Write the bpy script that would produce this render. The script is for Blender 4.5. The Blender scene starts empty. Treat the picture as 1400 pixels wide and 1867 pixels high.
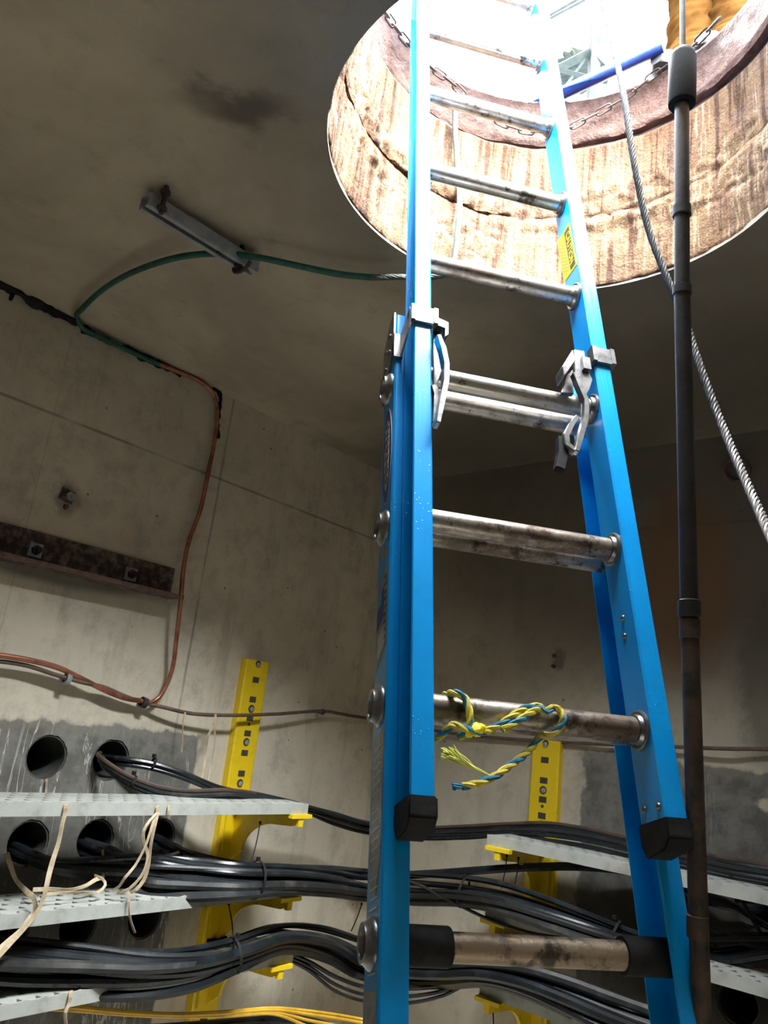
import bpy, bmesh, math, random
from mathutils import Vector as V, Matrix, noise
PI = math.pi
# ------------------------------------------------------------------ camera, sky, exposure
C = bpy.context.scene.collection
sc = bpy.context.scene
CAM = V((0, 0, 1.5)); FPX = 1413.8
R_ = V((0.63187279, -0.76700749, 0.11151809)); U_ = V((-0.2759901, -0.08820798, 0.95710439)); F_ = V((0.72426945, 0.63554611, 0.2674227))
cd = bpy.data.cameras.new('camera'); cam = bpy.data.objects.new('camera', cd); C.objects.link(cam)
m = Matrix((R_, U_, -F_)).transposed().to_4x4(); m.translation = CAM; cam.matrix_world = m
cd.sensor_fit = 'HORIZONTAL'; cd.sensor_width = 36; cd.lens = FPX * 36 / 1400; cd.clip_start = 0.02
sc.camera = cam
sc.view_settings.view_transform = 'Standard'; sc.view_settings.look = 'None'; sc.view_settings.gamma = 1
sc.view_settings.use_curve_mapping = False
sc.view_settings.exposure = 0.5
wd = bpy.data.worlds.new('sky'); sc.world = wd; wd.use_nodes = True
bg = wd.node_tree.nodes['Background']; bg.inputs[0].default_value = (0.93, 0.97, 1.0, 1)
# bright overcast: an even dome with a broad brighter part where the sun stands behind the cloud
SKY_EVEN, SKY_GLOW, SKY_POW, SKY_DIR = 13.0, 160.0, 6.0, V((-0.30, -0.85, 1.0)).normalized()
_t = wd.node_tree; _g = _t.nodes.new('ShaderNodeTexCoord'); _d = _t.nodes.new('ShaderNodeVectorMath'); _d.operation = 'DOT_PRODUCT'
_t.links.new(_g.outputs['Generated'], _d.inputs[0]); _d.inputs[1].default_value = SKY_DIR
def _wm(op, a, b):
    n = _t.nodes.new('ShaderNodeMath'); n.operation = op
    for i, v in enumerate((a, b)):
        if isinstance(v, (int, float)): n.inputs[i].default_value = v
        else: _t.links.new(v, n.inputs[i])
    return n.outputs[0]
_k = _wm('ADD', _wm('MULTIPLY', _wm('POWER', _wm('MAXIMUM', _d.outputs['Value'], 0.0), SKY_POW), SKY_GLOW), SKY_EVEN)
_t.links.new(_k, bg.inputs[1])
H = 1.2            # ceiling above the lens
ZC = CAM.z + H     # ceiling height 2.7
ZG = ZC + 0.64     # street level
HC = V((1.0267 * H, 0.5886 * H, 0)); HR = 0.41 * H
bounce_sun = bpy.data.lights.new('bounce_sun', 'SUN'); bounce_sun.energy = 38.0; bounce_sun.angle = math.radians(12); bounce_sun.color = (1.0, 0.97, 0.92)  # added lamp: its bounce off the floor brightens ceiling and walls
so = bpy.data.objects.new('bounce_sun', bounce_sun); C.objects.link(so)
so.rotation_euler = V((0.27, 0.36, 1.0)).to_track_quat('Z', 'Y').to_euler(); so.location = (0, 0, 6)
pt = bpy.data.lights.new('sky_portal', 'AREA'); pt.shape = 'DISK'; pt.size = 1.02; pt.cycles.is_portal = True
po = bpy.data.objects.new('sky_portal', pt); C.objects.link(po); po.location = (HC.x, HC.y, ZG + 0.02)
cy = sc.cycles
cy.max_bounces = 12; cy.diffuse_bounces = 8; cy.glossy_bounces = 5; cy.sample_clamp_indirect = 12; cy.caustics_reflective = False; cy.caustics_refractive = False
cy.use_denoising = True

YL = 2.40; XB = 2.85; XN = -1.5; YN = -2.0   # left wall, back wall, near walls

# ------------------------------------------------------------------ from a photo point to a point on a real plane of the room
def ray(x, y):
    return (F_ * FPX + R_ * (x - 700) - U_ * (y - 933.5)).normalized()
def onL(x, y, d=0.0):
    r = ray(x, y); return CAM + r * ((YL - d) / r.y)
def onB(x, y, d=0.0):
    r = ray(x, y); return CAM + r * ((XB - d) / r.x)
def onC(x, y, d=0.0):
    r = ray(x, y); return CAM + r * ((H - d) / r.z)
def onR(x, y, dist):
    return CAM + ray(x, y) * dist
def sp(s):
    return {'L': onL, 'B': onB, 'C': onC, 'R': onR}[s[0]](*s[1:]) if isinstance(s, tuple) else V(s)
def shaft(x, y, rad=HR, dz=0):
    d = ray(x, y); c = HC
    a = d.x**2 + d.y**2; b = -2 * (d.x * c.x + d.y * c.y); k = c.x**2 + c.y**2 - rad**2
    t = (-b + math.sqrt(max(b * b - 4 * a * k, 0))) / 2 / a
    return CAM + d * t

# ------------------------------------------------------------------ materials
class NT:
    def __init__(s, name):
        s.m = bpy.data.materials.new(name); s.m.use_nodes = True; s.t = s.m.node_tree
        s.b = s.t.nodes['Principled BSDF']; s.n = s.t.nodes; s.co = None
    def coord(s):
        if s.co is None: s.co = s.n.new('ShaderNodeTexCoord').outputs['Object']
        return s.co
    def set(s, sock, v):
        if hasattr(v, 'is_output') or isinstance(v, bpy.types.NodeSocket): s.t.links.new(v, sock)
        else: sock.default_value = v
    def map(s, scale=(1, 1, 1), rot=(0, 0, 0), loc=(0, 0, 0), src=None):
        n = s.n.new('ShaderNodeMapping'); s.set(n.inputs[0], src or s.coord())
        n.inputs['Scale'].default_value = scale; n.inputs['Rotation'].default_value = rot; n.inputs['Location'].default_value = loc
        return n.outputs[0]
    def noise(s, scale, detail=5, rough=0.6, vec=None, dist=0):
        n = s.n.new('ShaderNodeTexNoise'); s.set(n.inputs['Vector'], vec or s.coord())
        n.inputs['Scale'].default_value = scale; n.inputs['Detail'].default_value = detail; n.inputs['Roughness'].default_value = rough
        n.inputs['Distortion'].default_value = dist
        return n.outputs['Fac']
    def vor(s, scale, vec=None, feature='F1'):
        n = s.n.new('ShaderNodeTexVoronoi'); n.feature = feature; s.set(n.inputs['Vector'], vec or s.coord()); n.inputs['Scale'].default_value = scale
        return n.outputs['Distance']
    def ramp(s, fac, a, b, lo=0.0, hi=1.0):
        n = s.n.new('ShaderNodeMapRange'); n.clamp = True; n.interpolation_type = 'SMOOTHSTEP'
        s.set(n.inputs[0], fac); s.set(n.inputs[1], a); s.set(n.inputs[2], b); s.set(n.inputs[3], lo); s.set(n.inputs[4], hi)
        return n.outputs[0]
    def math(s, op, a, b=0.0, c=0.0):
        n = s.n.new('ShaderNodeMath'); n.operation = op; s.set(n.inputs[0], a); s.set(n.inputs[1], b); s.set(n.inputs[2], c); return n.outputs[0]
    def mix(s, fac, a, b, mode='MIX'):
        n = s.n.new('ShaderNodeMix'); n.data_type = 'RGBA'; n.blend_type = mode
        s.set(n.inputs[0], fac)
        for i, v in ((6, a), (7, b)):
            s.set(n.inputs[i], (*v, 1) if isinstance(v, tuple) and len(v) == 3 else v)
        return n.outputs[2]
    def xyz(s, vec=None):
        n = s.n.new('ShaderNodeSeparateXYZ'); s.set(n.inputs[0], vec or s.coord()); return n.outputs
    def bump(s, h, strength=0.3, dist=0.01):
        n = s.n.new('ShaderNodeBump'); s.set(n.inputs['Height'], h); n.inputs['Strength'].default_value = strength; n.inputs['Distance'].default_value = dist
        s.t.links.new(n.outputs[0], s.b.inputs['Normal'])
    def done(s, col, rough=0.6, metal=0.0, spec=0.5):
        s.set(s.b.inputs['Base Color'], (*col, 1) if isinstance(col, tuple) else col)
        s.set(s.b.inputs['Roughness'], rough); s.set(s.b.inputs['Metallic'], metal)
        s.set(s.b.inputs['Specular IOR Level'], spec)
        return s.m
def simple(name, c1, c2=None, rough=0.5, metal=0.0, scale=20, bump=0.15, bs=80, spec=0.5, lo=0.4, hi=0.65):
    n = NT(name); col = c1
    if c2: col = n.mix(n.ramp(n.noise(scale, 6, 0.65), lo, hi), c1, c2)
    if bump: n.bump(n.noise(bs, 4, 0.6), bump, 0.002)
    return n.done(col, rough, metal, spec)

def box_mask(n, comp, lo, hi, soft, jit):
    """1 inside lo..hi of a coordinate, edges broken by noise"""
    v = n.math('ADD', comp, jit)
    return n.math('MULTIPLY', n.ramp(v, lo - soft, lo + soft), n.ramp(v, hi + soft, hi - soft))

def wall_material(name, axis, seams_v, seams_h, bank, stains_and_shade, tone=1.0):
    n = NT(name); X = n.xyz(); a = X[0] if axis == 'x' else X[1]; z = X[2]
    base = n.mix(n.ramp(n.noise(1.6, 8, 0.62), 0.3, 0.7), tuple(tone * v for v in (0.60, 0.545, 0.43)), tuple(tone * v for v in (0.47, 0.425, 0.335)))
    base = n.mix(n.ramp(n.noise(9, 8, 0.75), 0.45, 0.72, 0, 0.55), base, (0.27, 0.245, 0.2))
    base = n.mix(n.ramp(n.noise(1.0, 6, 0.7, vec=n.map((7, 7, 0.9))), 0.52, 0.70, 0, 0.35), base, (0.22, 0.195, 0.15))
    wob = n.math('MULTIPLY', n.math('SUBTRACT', n.noise(3.5, 3, 0.5), 0.5), 0.05)
    fine = n.math('MULTIPLY', n.math('SUBTRACT', n.noise(22, 6, 0.7), 0.5), 0.10)
    h = n.noise(30, 8, 0.7)
    # pin holes
    pin = n.ramp(n.vor(11), 0.06, 0.035); pin = n.math('MULTIPLY', pin, n.ramp(n.noise(3.1, 2, 0.5), 0.44, 0.54))
    base = n.mix(n.math('MULTIPLY', pin, 0.8), base, (0.06, 0.05, 0.04))
    for (p, w, s) in seams_v:
        k = n.ramp(n.math('ABSOLUTE', n.math('SUBTRACT', n.math('ADD', a, n.math('MULTIPLY', wob, 0.25)), p)), w, w * 0.35)
        base = n.mix(n.math('MULTIPLY', k, n.ramp(n.noise(4, 4, 0.6), 0.3, 0.6, s * 0.4, s)), base, (0.08, 0.07, 0.055))
    for (p, w, s) in seams_h:
        k = n.ramp(n.math('ABSOLUTE', n.math('SUBTRACT', z, p)), w, w * 0.35)
        base = n.mix(n.math('MULTIPLY', k, n.ramp(n.noise(5, 4, 0.6), 0.3, 0.6, s * 0.4, s)), base, (0.10, 0.085, 0.06))
    # the duct bank: greyer concrete with lime runs
    (lo, hi, top, jx) = bank
    ja = n.math('MULTIPLY', n.math('SUBTRACT', n.noise(7, 5, 0.6), 0.5), jx); jz = n.math('MULTIPLY', n.math('SUBTRACT', n.noise(11, 5, 0.65), 0.5), 0.10)
    bm_ = n.math('MULTIPLY', box_mask(n, a, lo, hi, 0.006, ja), n.ramp(n.math('ADD', z, jz), top + 0.006, top - 0.006))
    rim = n.math('MULTIPLY', box_mask(n, a, lo, hi + 0.03, 0.03, ja), n.ramp(n.math('ABSOLUTE', n.math('SUBTRACT', n.math('ADD', z, jz), top - 0.01)), 0.028, 0.0))
    grey = n.mix(n.ramp(n.noise(14, 8, 0.7), 0.35, 0.65), (0.21, 0.205, 0.18), (0.12, 0.115, 0.10))
    st = n.map((17, 17, 2.2)); wj = n.noise(1.0, 4, 0.6, vec=st, dist=0.8)
    run = n.ramp(n.math('ABSOLUTE', n.math('SUBTRACT', wj, 0.5)), 0.016, 0.004)
    run = n.math('MULTIPLY', run, n.ramp(n.noise(4, 3, 0.5), 0.40, 0.55))
    grey = n.mix(n.math('MULTIPLY', run, 0.75 if axis == 'x' else 0.15), grey, (0.62, 0.61, 0.56))
    base = n.mix(bm_, base, grey)
    base = n.mix(n.math('MULTIPLY', rim, 0.7), base, (0.22, 0.205, 0.17))
    for (pa, pz, ra, rz, colr, s) in stains_and_shade:  # real stains, plus patches of painted shade
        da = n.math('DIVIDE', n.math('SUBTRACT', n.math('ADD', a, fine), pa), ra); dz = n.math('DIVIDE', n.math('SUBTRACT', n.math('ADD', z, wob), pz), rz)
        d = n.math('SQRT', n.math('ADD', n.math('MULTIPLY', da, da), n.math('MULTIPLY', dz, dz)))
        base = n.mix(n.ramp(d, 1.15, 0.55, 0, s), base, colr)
    hh = n.math('ADD', h, n.math('MULTIPLY', pin, -1.5)); hh = n.math('ADD', hh, n.math('MULTIPLY', bm_, n.math('MULTIPLY', n.noise(26, 5, 0.7), 2.0)))
    n.bump(hh, 0.35, 0.004)
    return n.done(base, 0.75, 0, 0.35)

a1 = onL(0, 1090); a2 = onL(330, 1150)
M = {}
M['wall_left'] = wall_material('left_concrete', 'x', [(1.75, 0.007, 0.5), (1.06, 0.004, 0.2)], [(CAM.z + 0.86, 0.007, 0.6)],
    (-3, 1.86, 1.5 - 0.095, 0.06), [(1.15, 1.5 + 0.37, 0.52, 0.055, (0.13, 0.12, 0.10), 0.75), (1.17, 1.5 + 0.60, 0.05, 0.06, (0.20, 0.17, 0.14), 0.6), (1.25, 0.86, 0.75, 0.30, (0.05, 0.045, 0.038), 0.75)], 1.14)  # last dark patch paints the shade under the shelves
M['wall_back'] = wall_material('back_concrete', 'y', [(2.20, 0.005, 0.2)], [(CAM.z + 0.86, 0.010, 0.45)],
    (-3, 1.36, 1.5 - 0.0, 0.10), [(0.95, 2.55, 1.7, 0.95, (0.10, 0.08, 0.06), 0.85), (1.0, 2.15, 0.20, 0.42, (0.20, 0.10, 0.045), 0.75), (0.72, 1.78, 0.10, 0.30, (0.10, 0.09, 0.075), 0.6), (1.485, 1.84, 0.03, 0.05, (0.10, 0.085, 0.07), 0.7), (0.70, 0.90, 0.85, 0.36, (0.035, 0.03, 0.025), 0.85), (0.725, 1.395, 0.030, 0.022, (0.62, 0.56, 0.44), 0.8), (0.70, 1.365, 0.015, 0.02, (0.60, 0.54, 0.42), 0.7)], 0.92)  # upper patch part stain, part painted shade; low dark patch paints shelf shade

n = NT('ceiling_concrete')
b_ = n.mix(n.ramp(n.noise(1.3, 8, 0.6, dist=0.6), 0.35, 0.68), (0.56, 0.49, 0.37), (0.38, 0.33, 0.255))
b_ = n.mix(n.ramp(n.noise(7, 8, 0.7), 0.5, 0.8, 0, 0.5), b_, (0.20, 0.17, 0.135))
X = n.xyz()
jj = n.math('MULTIPLY', n.math('SUBTRACT', n.noise(6, 6, 0.65), 0.5), 0.22)
def ell(n, x0, y0, ax, rx, ry, s, col, b_):
    ca, sa = math.cos(ax), math.sin(ax)
    dx = n.math('SUBTRACT', X[0], x0); dy = n.math('SUBTRACT', X[1], y0)
    p = n.math('DIVIDE', n.math('ADD', n.math('ADD', n.math('MULTIPLY', dx, ca), n.math('MULTIPLY', dy, sa)), jj), rx)
    q = n.math('DIVIDE', n.math('ADD', n.math('SUBTRACT', n.math('MULTIPLY', dy, ca), n.math('MULTIPLY', dx, sa)), jj), ry)
    d = n.math('SQRT', n.math('ADD', n.math('MULTIPLY', p, p), n.math('MULTIPLY', q, q)))
    return n.mix(n.ramp(d, 1.3, 0.3, 0, s), b_, col)
s1 = onC(340, 185); s2 = onC(560, 215); s3 = onC(590, 60)
ax_ = math.atan2(s2.y - s1.y, s2.x - s1.x)
b_ = ell(n, (s1.x + s2.x) / 2, (s1.y + s2.y) / 2, ax_, (s2 - s1).length / 2, 0.06, 0.8, (0.075, 0.06, 0.055), b_)
b_ = ell(n, HC.x, HC.y, 0, 0.82, 0.82, 0.72, (0.10, 0.085, 0.08), b_)  # dark ring round the hole: part stain, part painted light falloff
b_ = ell(n, 2.45, 1.15, 1.3, 2.0, 0.75, 0.85, (0.085, 0.07, 0.055), b_)  # shade of the back corner painted into the ceiling colour
n.bump(n.math('ADD', n.noise(24, 8, 0.65), n.noise(4, 3, 0.5)), 0.3, 0.005)
M['ceiling'] = n.done(b_, 0.7, 0, 0.4)

n = NT('shaft_concrete')
X = n.xyz(); rings = X[2]
strk = n.noise(1.0, 6, 0.7, vec=n.map((42, 42, 2.0)))
b_ = n.mix(n.ramp(n.noise(5, 7, 0.65), 0.35, 0.65), (0.155, 0.096, 0.050), (0.105, 0.052, 0.029))
b_ = n.mix(n.ramp(strk, 0.50, 0.60, 0, 0.92), b_, (0.042, 0.018, 0.008))
b_ = n.mix(n.ramp(strk, 0.46, 0.36, 0, 0.8), b_, (0.30, 0.235, 0.14))
spk = n.noise(60, 6, 0.75); b_ = n.mix(n.ramp(spk, 0.60, 0.68, 0, 0.85), b_, (0.015, 0.01, 0.006))
pk = n.ramp(rings, ZC + 0.455, ZC + 0.475)
pink = n.mix(n.ramp(n.noise(28, 7, 0.7), 0.4, 0.65), (0.15, 0.088, 0.068), (0.085, 0.048, 0.037))
b_ = n.mix(pk, b_, pink)
n.bump(n.math('ADD', n.math('MULTIPLY', n.noise(38, 8, 0.7), 1.4), n.noise(130, 4, 0.6)), 0.75, 0.010)
M['shaft'] = n.done(b_, n.ramp(n.noise(18, 4, 0.6), 0.3, 0.7, 0.45, 0.85), 0, 0.12)

M['floor'] = simple('floor_concrete', (0.58, 0.54, 0.46), (0.42, 0.39, 0.33), 0.6, scale=3, bump=0.4, bs=30)
M['rear'] = simple('rear_concrete', (0.68, 0.63, 0.53), (0.55, 0.5, 0.42), 0.8, scale=2, bump=0.3, bs=30)
M['street'] = simple('street_asphalt', (0.30, 0.29, 0.28), (0.2, 0.2, 0.2), 0.9, scale=40, bump=0.5, bs=200)
M['duct'] = simple('duct_lining', (0.045, 0.05, 0.045), (0.09, 0.09, 0.075), 0.6, scale=12, bump=0.3)
M['galv'] = simple('galvanised_steel', (0.42, 0.45, 0.46), (0.30, 0.33, 0.34), 0.5, 0.6, scale=25, bump=0.2)
M['dkbolt'] = simple('dark_bolt', (0.05, 0.04, 0.045), (0.10, 0.06, 0.05), 0.6, 0.5, scale=60)
M['rust'] = simple('rusted_steel', (0.045, 0.034, 0.03), (0.25, 0.19, 0.155), 0.8, 0.1, scale=34, bump=0.7, bs=90, lo=0.42, hi=0.72)
M['rustb'] = simple('brown_rust', (0.15, 0.085, 0.055), (0.06, 0.04, 0.03), 0.65, 0.2, scale=22, bump=0.5, bs=120)
M['copper'] = simple('bare_copper', (0.50, 0.20, 0.12), (0.22, 0.09, 0.06), 0.38, 0.7, scale=14, bump=0.1)
M['oldcopper'] = simple('brown_ground_wire', (0.16, 0.105, 0.075), (0.10, 0.075, 0.06), 0.55, 0.3, scale=30, bump=0.3)
M['green'] = simple('patina_green_wire', (0.012, 0.085, 0.065), (0.025, 0.13, 0.10), 0.55, 0.1, scale=30, bump=0.3)
M['greygreen'] = simple('grey_green_wire', (0.075, 0.09, 0.075), (0.045, 0.055, 0.045), 0.65, 0.0, scale=40, bump=0.3)
M['black_cable'] = simple('black_cable_jacket', (0.007, 0.009, 0.011), (0.017, 0.021, 0.024), 0.27, 0, scale=9, bump=0.12, bs=40, spec=0.5)
M['dusty_cable'] = simple('dusty_cable_jacket', (0.012, 0.014, 0.015), (0.065, 0.060, 0.052), 0.5, 0, scale=17, bump=0.4, bs=60, lo=0.45, hi=0.8)
M['brown_cable'] = simple('brown_cable_jacket', (0.075, 0.045, 0.03), (0.03, 0.025, 0.022), 0.5, 0, scale=7)
M['shelf'] = None
n = NT('grey_shelf_plastic')
X = n.xyz()
col = n.mix(n.ramp(n.noise(11, 7, 0.65), 0.45, 0.75), (0.40, 0.415, 0.38), (0.25, 0.25, 0.215))
gx = n.math('FRACT', n.math('MULTIPLY', n.math('ADD', X[0], 5.0), 1 / 0.05)); row = n.math('FLOOR', n.math('MULTIPLY', X[1], 1 / 0.042))
gx = n.math('FRACT', n.math('ADD', n.math('MULTIPLY', n.math('ADD', X[0], 5.0), 1 / 0.05), n.math('MULTIPLY', row, 0.5)))
gy = n.math('FRACT', n.math('MULTIPLY', X[1], 1 / 0.042))
tri = n.math('LESS_THAN', n.math('ABSOLUTE', n.math('SUBTRACT', gx, 0.4)), n.math('MULTIPLY', n.math('SUBTRACT', 0.75, gy), 0.42))
tri = n.math('MULTIPLY', tri, n.math('GREATER_THAN', gy, 0.22)); tri = n.math('MULTIPLY', tri, n.math('LESS_THAN', gy, 0.75))
tri = n.math('MULTIPLY', tri, n.math('GREATER_THAN', X[2], -0.0015))
tri = n.math('MULTIPLY', tri, n.math('GREATER_THAN', X[1], 0.012))
col = n.mix(n.math('MULTIPLY', tri, 0.9), col, (0.04, 0.035, 0.025))
n.bump(n.noise(60, 4, 0.6), 0.15, 0.002)
M['shelf'] = n.done(col, 0.55)
M['yellow'] = simple('yellow_plastic', (0.80, 0.57, 0.012), (0.62, 0.42, 0.015), 0.42, 0, scale=18, bump=0.12, lo=0.5, hi=0.8)
M['slot'] = simple('dark_slot', (0.05, 0.045, 0.03), None, 0.8, bump=0)
M['fly_blue'] = None
n = NT('blue_fibreglass')
c_ = n.mix(n.ramp(n.noise(9, 6, 0.6), 0.4, 0.75, 0, 0.5), (0.0, 0.35, 0.88), (0.0, 0.25, 0.66))
c_ = n.mix(n.ramp(n.noise(48, 7, 0.72), 0.69, 0.76, 0, 0.75), c_, (0.03, 0.05, 0.06))
dr = n.ramp(n.vor(150), 0.22, 0.05); dr = n.math('MULTIPLY', dr, n.ramp(n.noise(7, 3, 0.5), 0.5, 0.62))
n.bump(n.math('ADD', n.math('MULTIPLY', dr, 2.0), n.noise(180, 3, 0.5, vec=n.map((1, 1, 0.05)))), 0.35, 0.0015)
M['fly_blue'] = n.done(c_, 0.30, 0, 0.5)
n = NT('worn_aluminium')
gr = n.noise(10, 8, 0.72, vec=n.map((0.6, 1, 1)))
c_ = n.mix(n.ramp(gr, 0.44, 0.64), (0.60, 0.59, 0.56), (0.24, 0.19, 0.145))
c_ = n.mix(n.ramp(n.noise(21, 8, 0.78), 0.54, 0.64, 0, 0.9), c_, (0.05, 0.035, 0.025))
n.bump(n.noise(120, 4, 0.6, vec=n.map((0.1, 1, 1))), 0.2, 0.001)
M['alu'] = n.done(c_, n.ramp(gr, 0.4, 0.7, 0.28, 0.55), 0.85)
n = NT('grimy_aluminium')
gr = n.noise(8, 8, 0.75, vec=n.map((0.6, 1, 1)))
c_ = n.mix(n.ramp(gr, 0.40, 0.58), (0.46, 0.42, 0.37), (0.17, 0.13, 0.10))
c_ = n.mix(n.ramp(n.noise(17, 8, 0.78), 0.50, 0.60, 0, 0.9), c_, (0.04, 0.028, 0.02))
n.bump(n.noise(90, 5, 0.6), 0.35, 0.0015)
M['grimy'] = n.done(c_, n.ramp(gr, 0.4, 0.7, 0.35, 0.6), 0.7)
M['muddy'] = simple('muddy_aluminium', (0.36, 0.28, 0.20), (0.06, 0.045, 0.035), 0.45, 0.5, scale=26, bump=0.6, bs=120, lo=0.46, hi=0.62)
M['cast'] = simple('cast_aluminium', (0.30, 0.305, 0.31), (0.16, 0.16, 0.16), 0.34, 0.85, scale=30, bump=0.2)
M['rubber'] = simple('black_rubber', (0.009, 0.009, 0.010), (0.02, 0.019, 0.018), 0.75, 0, scale=30, bump=0.4, spec=0.25)
M['foam'] = simple('dark_sleeve', (0.022, 0.025, 0.03), (0.015, 0.018, 0.022), 0.85, 0, scale=30, bump=0.2, bs=200, spec=0.15)
M['pole'] = simple('dark_pole', (0.035, 0.034, 0.036), (0.018, 0.018, 0.018), 0.4, 0.2, scale=25, bump=0.3, bs=90)
M['pole_low'] = simple('muddy_pole', (0.085, 0.055, 0.040), (0.022, 0.022, 0.020), 0.5, 0.1, scale=26, bump=0.6, bs=60)
M['wire'] = simple('steel_wire_rope', (0.045, 0.045, 0.047), (0.018, 0.018, 0.018), 0.6, 0.0, scale=60, bump=0.2, spec=0.2)
M['chain'] = simple('chain_zinc', (0.07, 0.045, 0.03), (0.03, 0.02, 0.015), 0.5, 0.1, scale=60)
M['tape'] = simple('tan_pull_tape', (0.60, 0.50, 0.35), (0.42, 0.32, 0.20), 0.8, 0, scale=16, bump=0.3, bs=300)
M['rope_y'] = simple('yellow_rope', (0.72, 0.60, 0.06), (0.50, 0.42, 0.08), 0.7, 0, scale=60, bump=0.4, bs=400)
M['rope_b'] = simple('blue_rope', (0.04, 0.24, 0.42), (0.02, 0.12, 0.22), 0.7, 0, scale=60, bump=0.4, bs=400)
M['tapey'] = simple('yellow_tape', (0.85, 0.72, 0.01), None, 0.4)
M['fray'] = simple('frayed_yellow', (0.66, 0.68, 0.16), None, 0.8)
M['ycable'] = simple('yellow_cable', (0.80, 0.48, 0.04), (0.62, 0.36, 0.03), 0.45, 0, scale=12)
M['white_ink'] = simple('white_print', (0.75, 0.76, 0.78), None, 0.4, bump=0)
M['blue_ink'] = simple('navy_print', (0.01, 0.03, 0.28), None, 0.4, bump=0)
M['black_ink'] = simple('black_print', (0.03, 0.03, 0.02), None, 0.4, bump=0)
M['yellow_ink'] = simple('yellow_print', (0.90, 0.82, 0.0), None, 0.4, bump=0)
M['grey_ink'] = simple('grey_print', (0.33, 0.34, 0.33), (0.16, 0.17, 0.17), 0.35, 0, scale=70, bump=0)
M['cyan_ink'] = simple('cyan_print', (0.02, 0.45, 0.65), None, 0.4, bump=0)
M['silver'] = simple('silver_print', (0.5, 0.51, 0.52), None, 0.3, 0.5, bump=0)
M['trouser'] = simple('orange_tan_cloth', (0.034, 0.0165, 0.0048), (0.020, 0.0085, 0.0022), 0.9, 0, scale=8, bump=0.6, bs=30, spec=0.0)
M['boot'] = simple('pale_boot', (0.05, 0.05, 0.05), (0.03, 0.03, 0.03), 0.5, scale=20)
M['skin'] = simple('skin', (0.52, 0.32, 0.23), None, 0.5)
M['jacket'] = simple('orange_jacket', (0.62, 0.22, 0.04), (0.5, 0.17, 0.03), 0.8, scale=10)
M['hat'] = simple('white_hard_hat', (0.75, 0.75, 0.72), None, 0.3)
M['rail_blue'] = simple('dark_blue_paint', (0.015, 0.035, 0.17), (0.03, 0.06, 0.25), 0.4, scale=20)
M['steel_grey'] = simple('painted_grey_steel', (0.022, 0.028, 0.028), (0.013, 0.018, 0.018), 0.8, scale=10, spec=0.03)
M['foliage'] = simple('pale_foliage', (0.028, 0.035, 0.030), (0.015, 0.021, 0.017), 0.8, scale=15, spec=0.03)

# ------------------------------------------------------------------ mesh helpers
def link(o, parent=None):
    C.objects.link(o)
    if parent is not None: o.parent = parent
    return o
def obj(name, bm, mats, parent=None, smooth=True, ang=40):
    me = bpy.data.meshes.new(name)
    bmesh.ops.recalc_face_normals(bm, faces=bm.faces)
    bm.to_mesh(me); bm.free()
    for mm in (mats if isinstance(mats, (list, tuple)) else [mats]): me.materials.append(mm)
    if smooth:
        for p in me.polygons: p.use_smooth = True
        try: me.set_sharp_from_angle(angle=math.radians(ang))
        except Exception: pass
    return link(bpy.data.objects.new(name, me), parent)
def tag(o, label, cat, group=None, kind=None):
    o['label'] = label; o['category'] = cat
    if group: o['group'] = group
    if kind: o['kind'] = kind
    return o
def struct(o):
    o['kind'] = 'structure'; return o
def empty(name, loc=(0, 0, 0)):
    o = bpy.data.objects.new(name, None); o.empty_display_size = 0.05; o.location = loc; C.objects.link(o); return o
def origin_to(o, p):
    """put the object's origin at p, geometry stays"""
    p = V(p); o.data.transform(Matrix.Translation(-p)); o.location = o.location + p; return o
def box(bm, lo, hi, mi=0, mat=None):
    vs = [bm.verts.new((x, y, z)) for x in (lo[0], hi[0]) for y in (lo[1], hi[1]) for z in (lo[2], hi[2])]
    if mat is not None:
        for v in vs: v.co = mat @ v.co
    for f in ((0, 1, 3, 2), (4, 6, 7, 5), (0, 4, 5, 1), (2, 3, 7, 6), (0, 2, 6, 4), (1, 5, 7, 3)):
        bm.faces.new([vs[i] for i in f]).material_index = mi
    return vs
def prism(bm, poly, axis, lo, hi, mi=0, mat=None):
    """poly: 2D points; extruded lo..hi along axis (0,1,2); the 2D coords fill the other axes in order"""
    def mk(p, h):
        c = [p[0], p[1]]; c.insert(axis, h); v = V(c); return bm.verts.new(mat @ v if mat is not None else v)
    a = [mk(p, lo) for p in poly]; b = [mk(p, hi) for p in poly]; k = len(poly)
    for i in range(k): bm.faces.new((a[i], a[(i + 1) % k], b[(i + 1) % k], b[i])).material_index = mi
    for ring in (a, b):
        f = bm.faces.new(ring); f.material_index = mi
    return a + b
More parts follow.
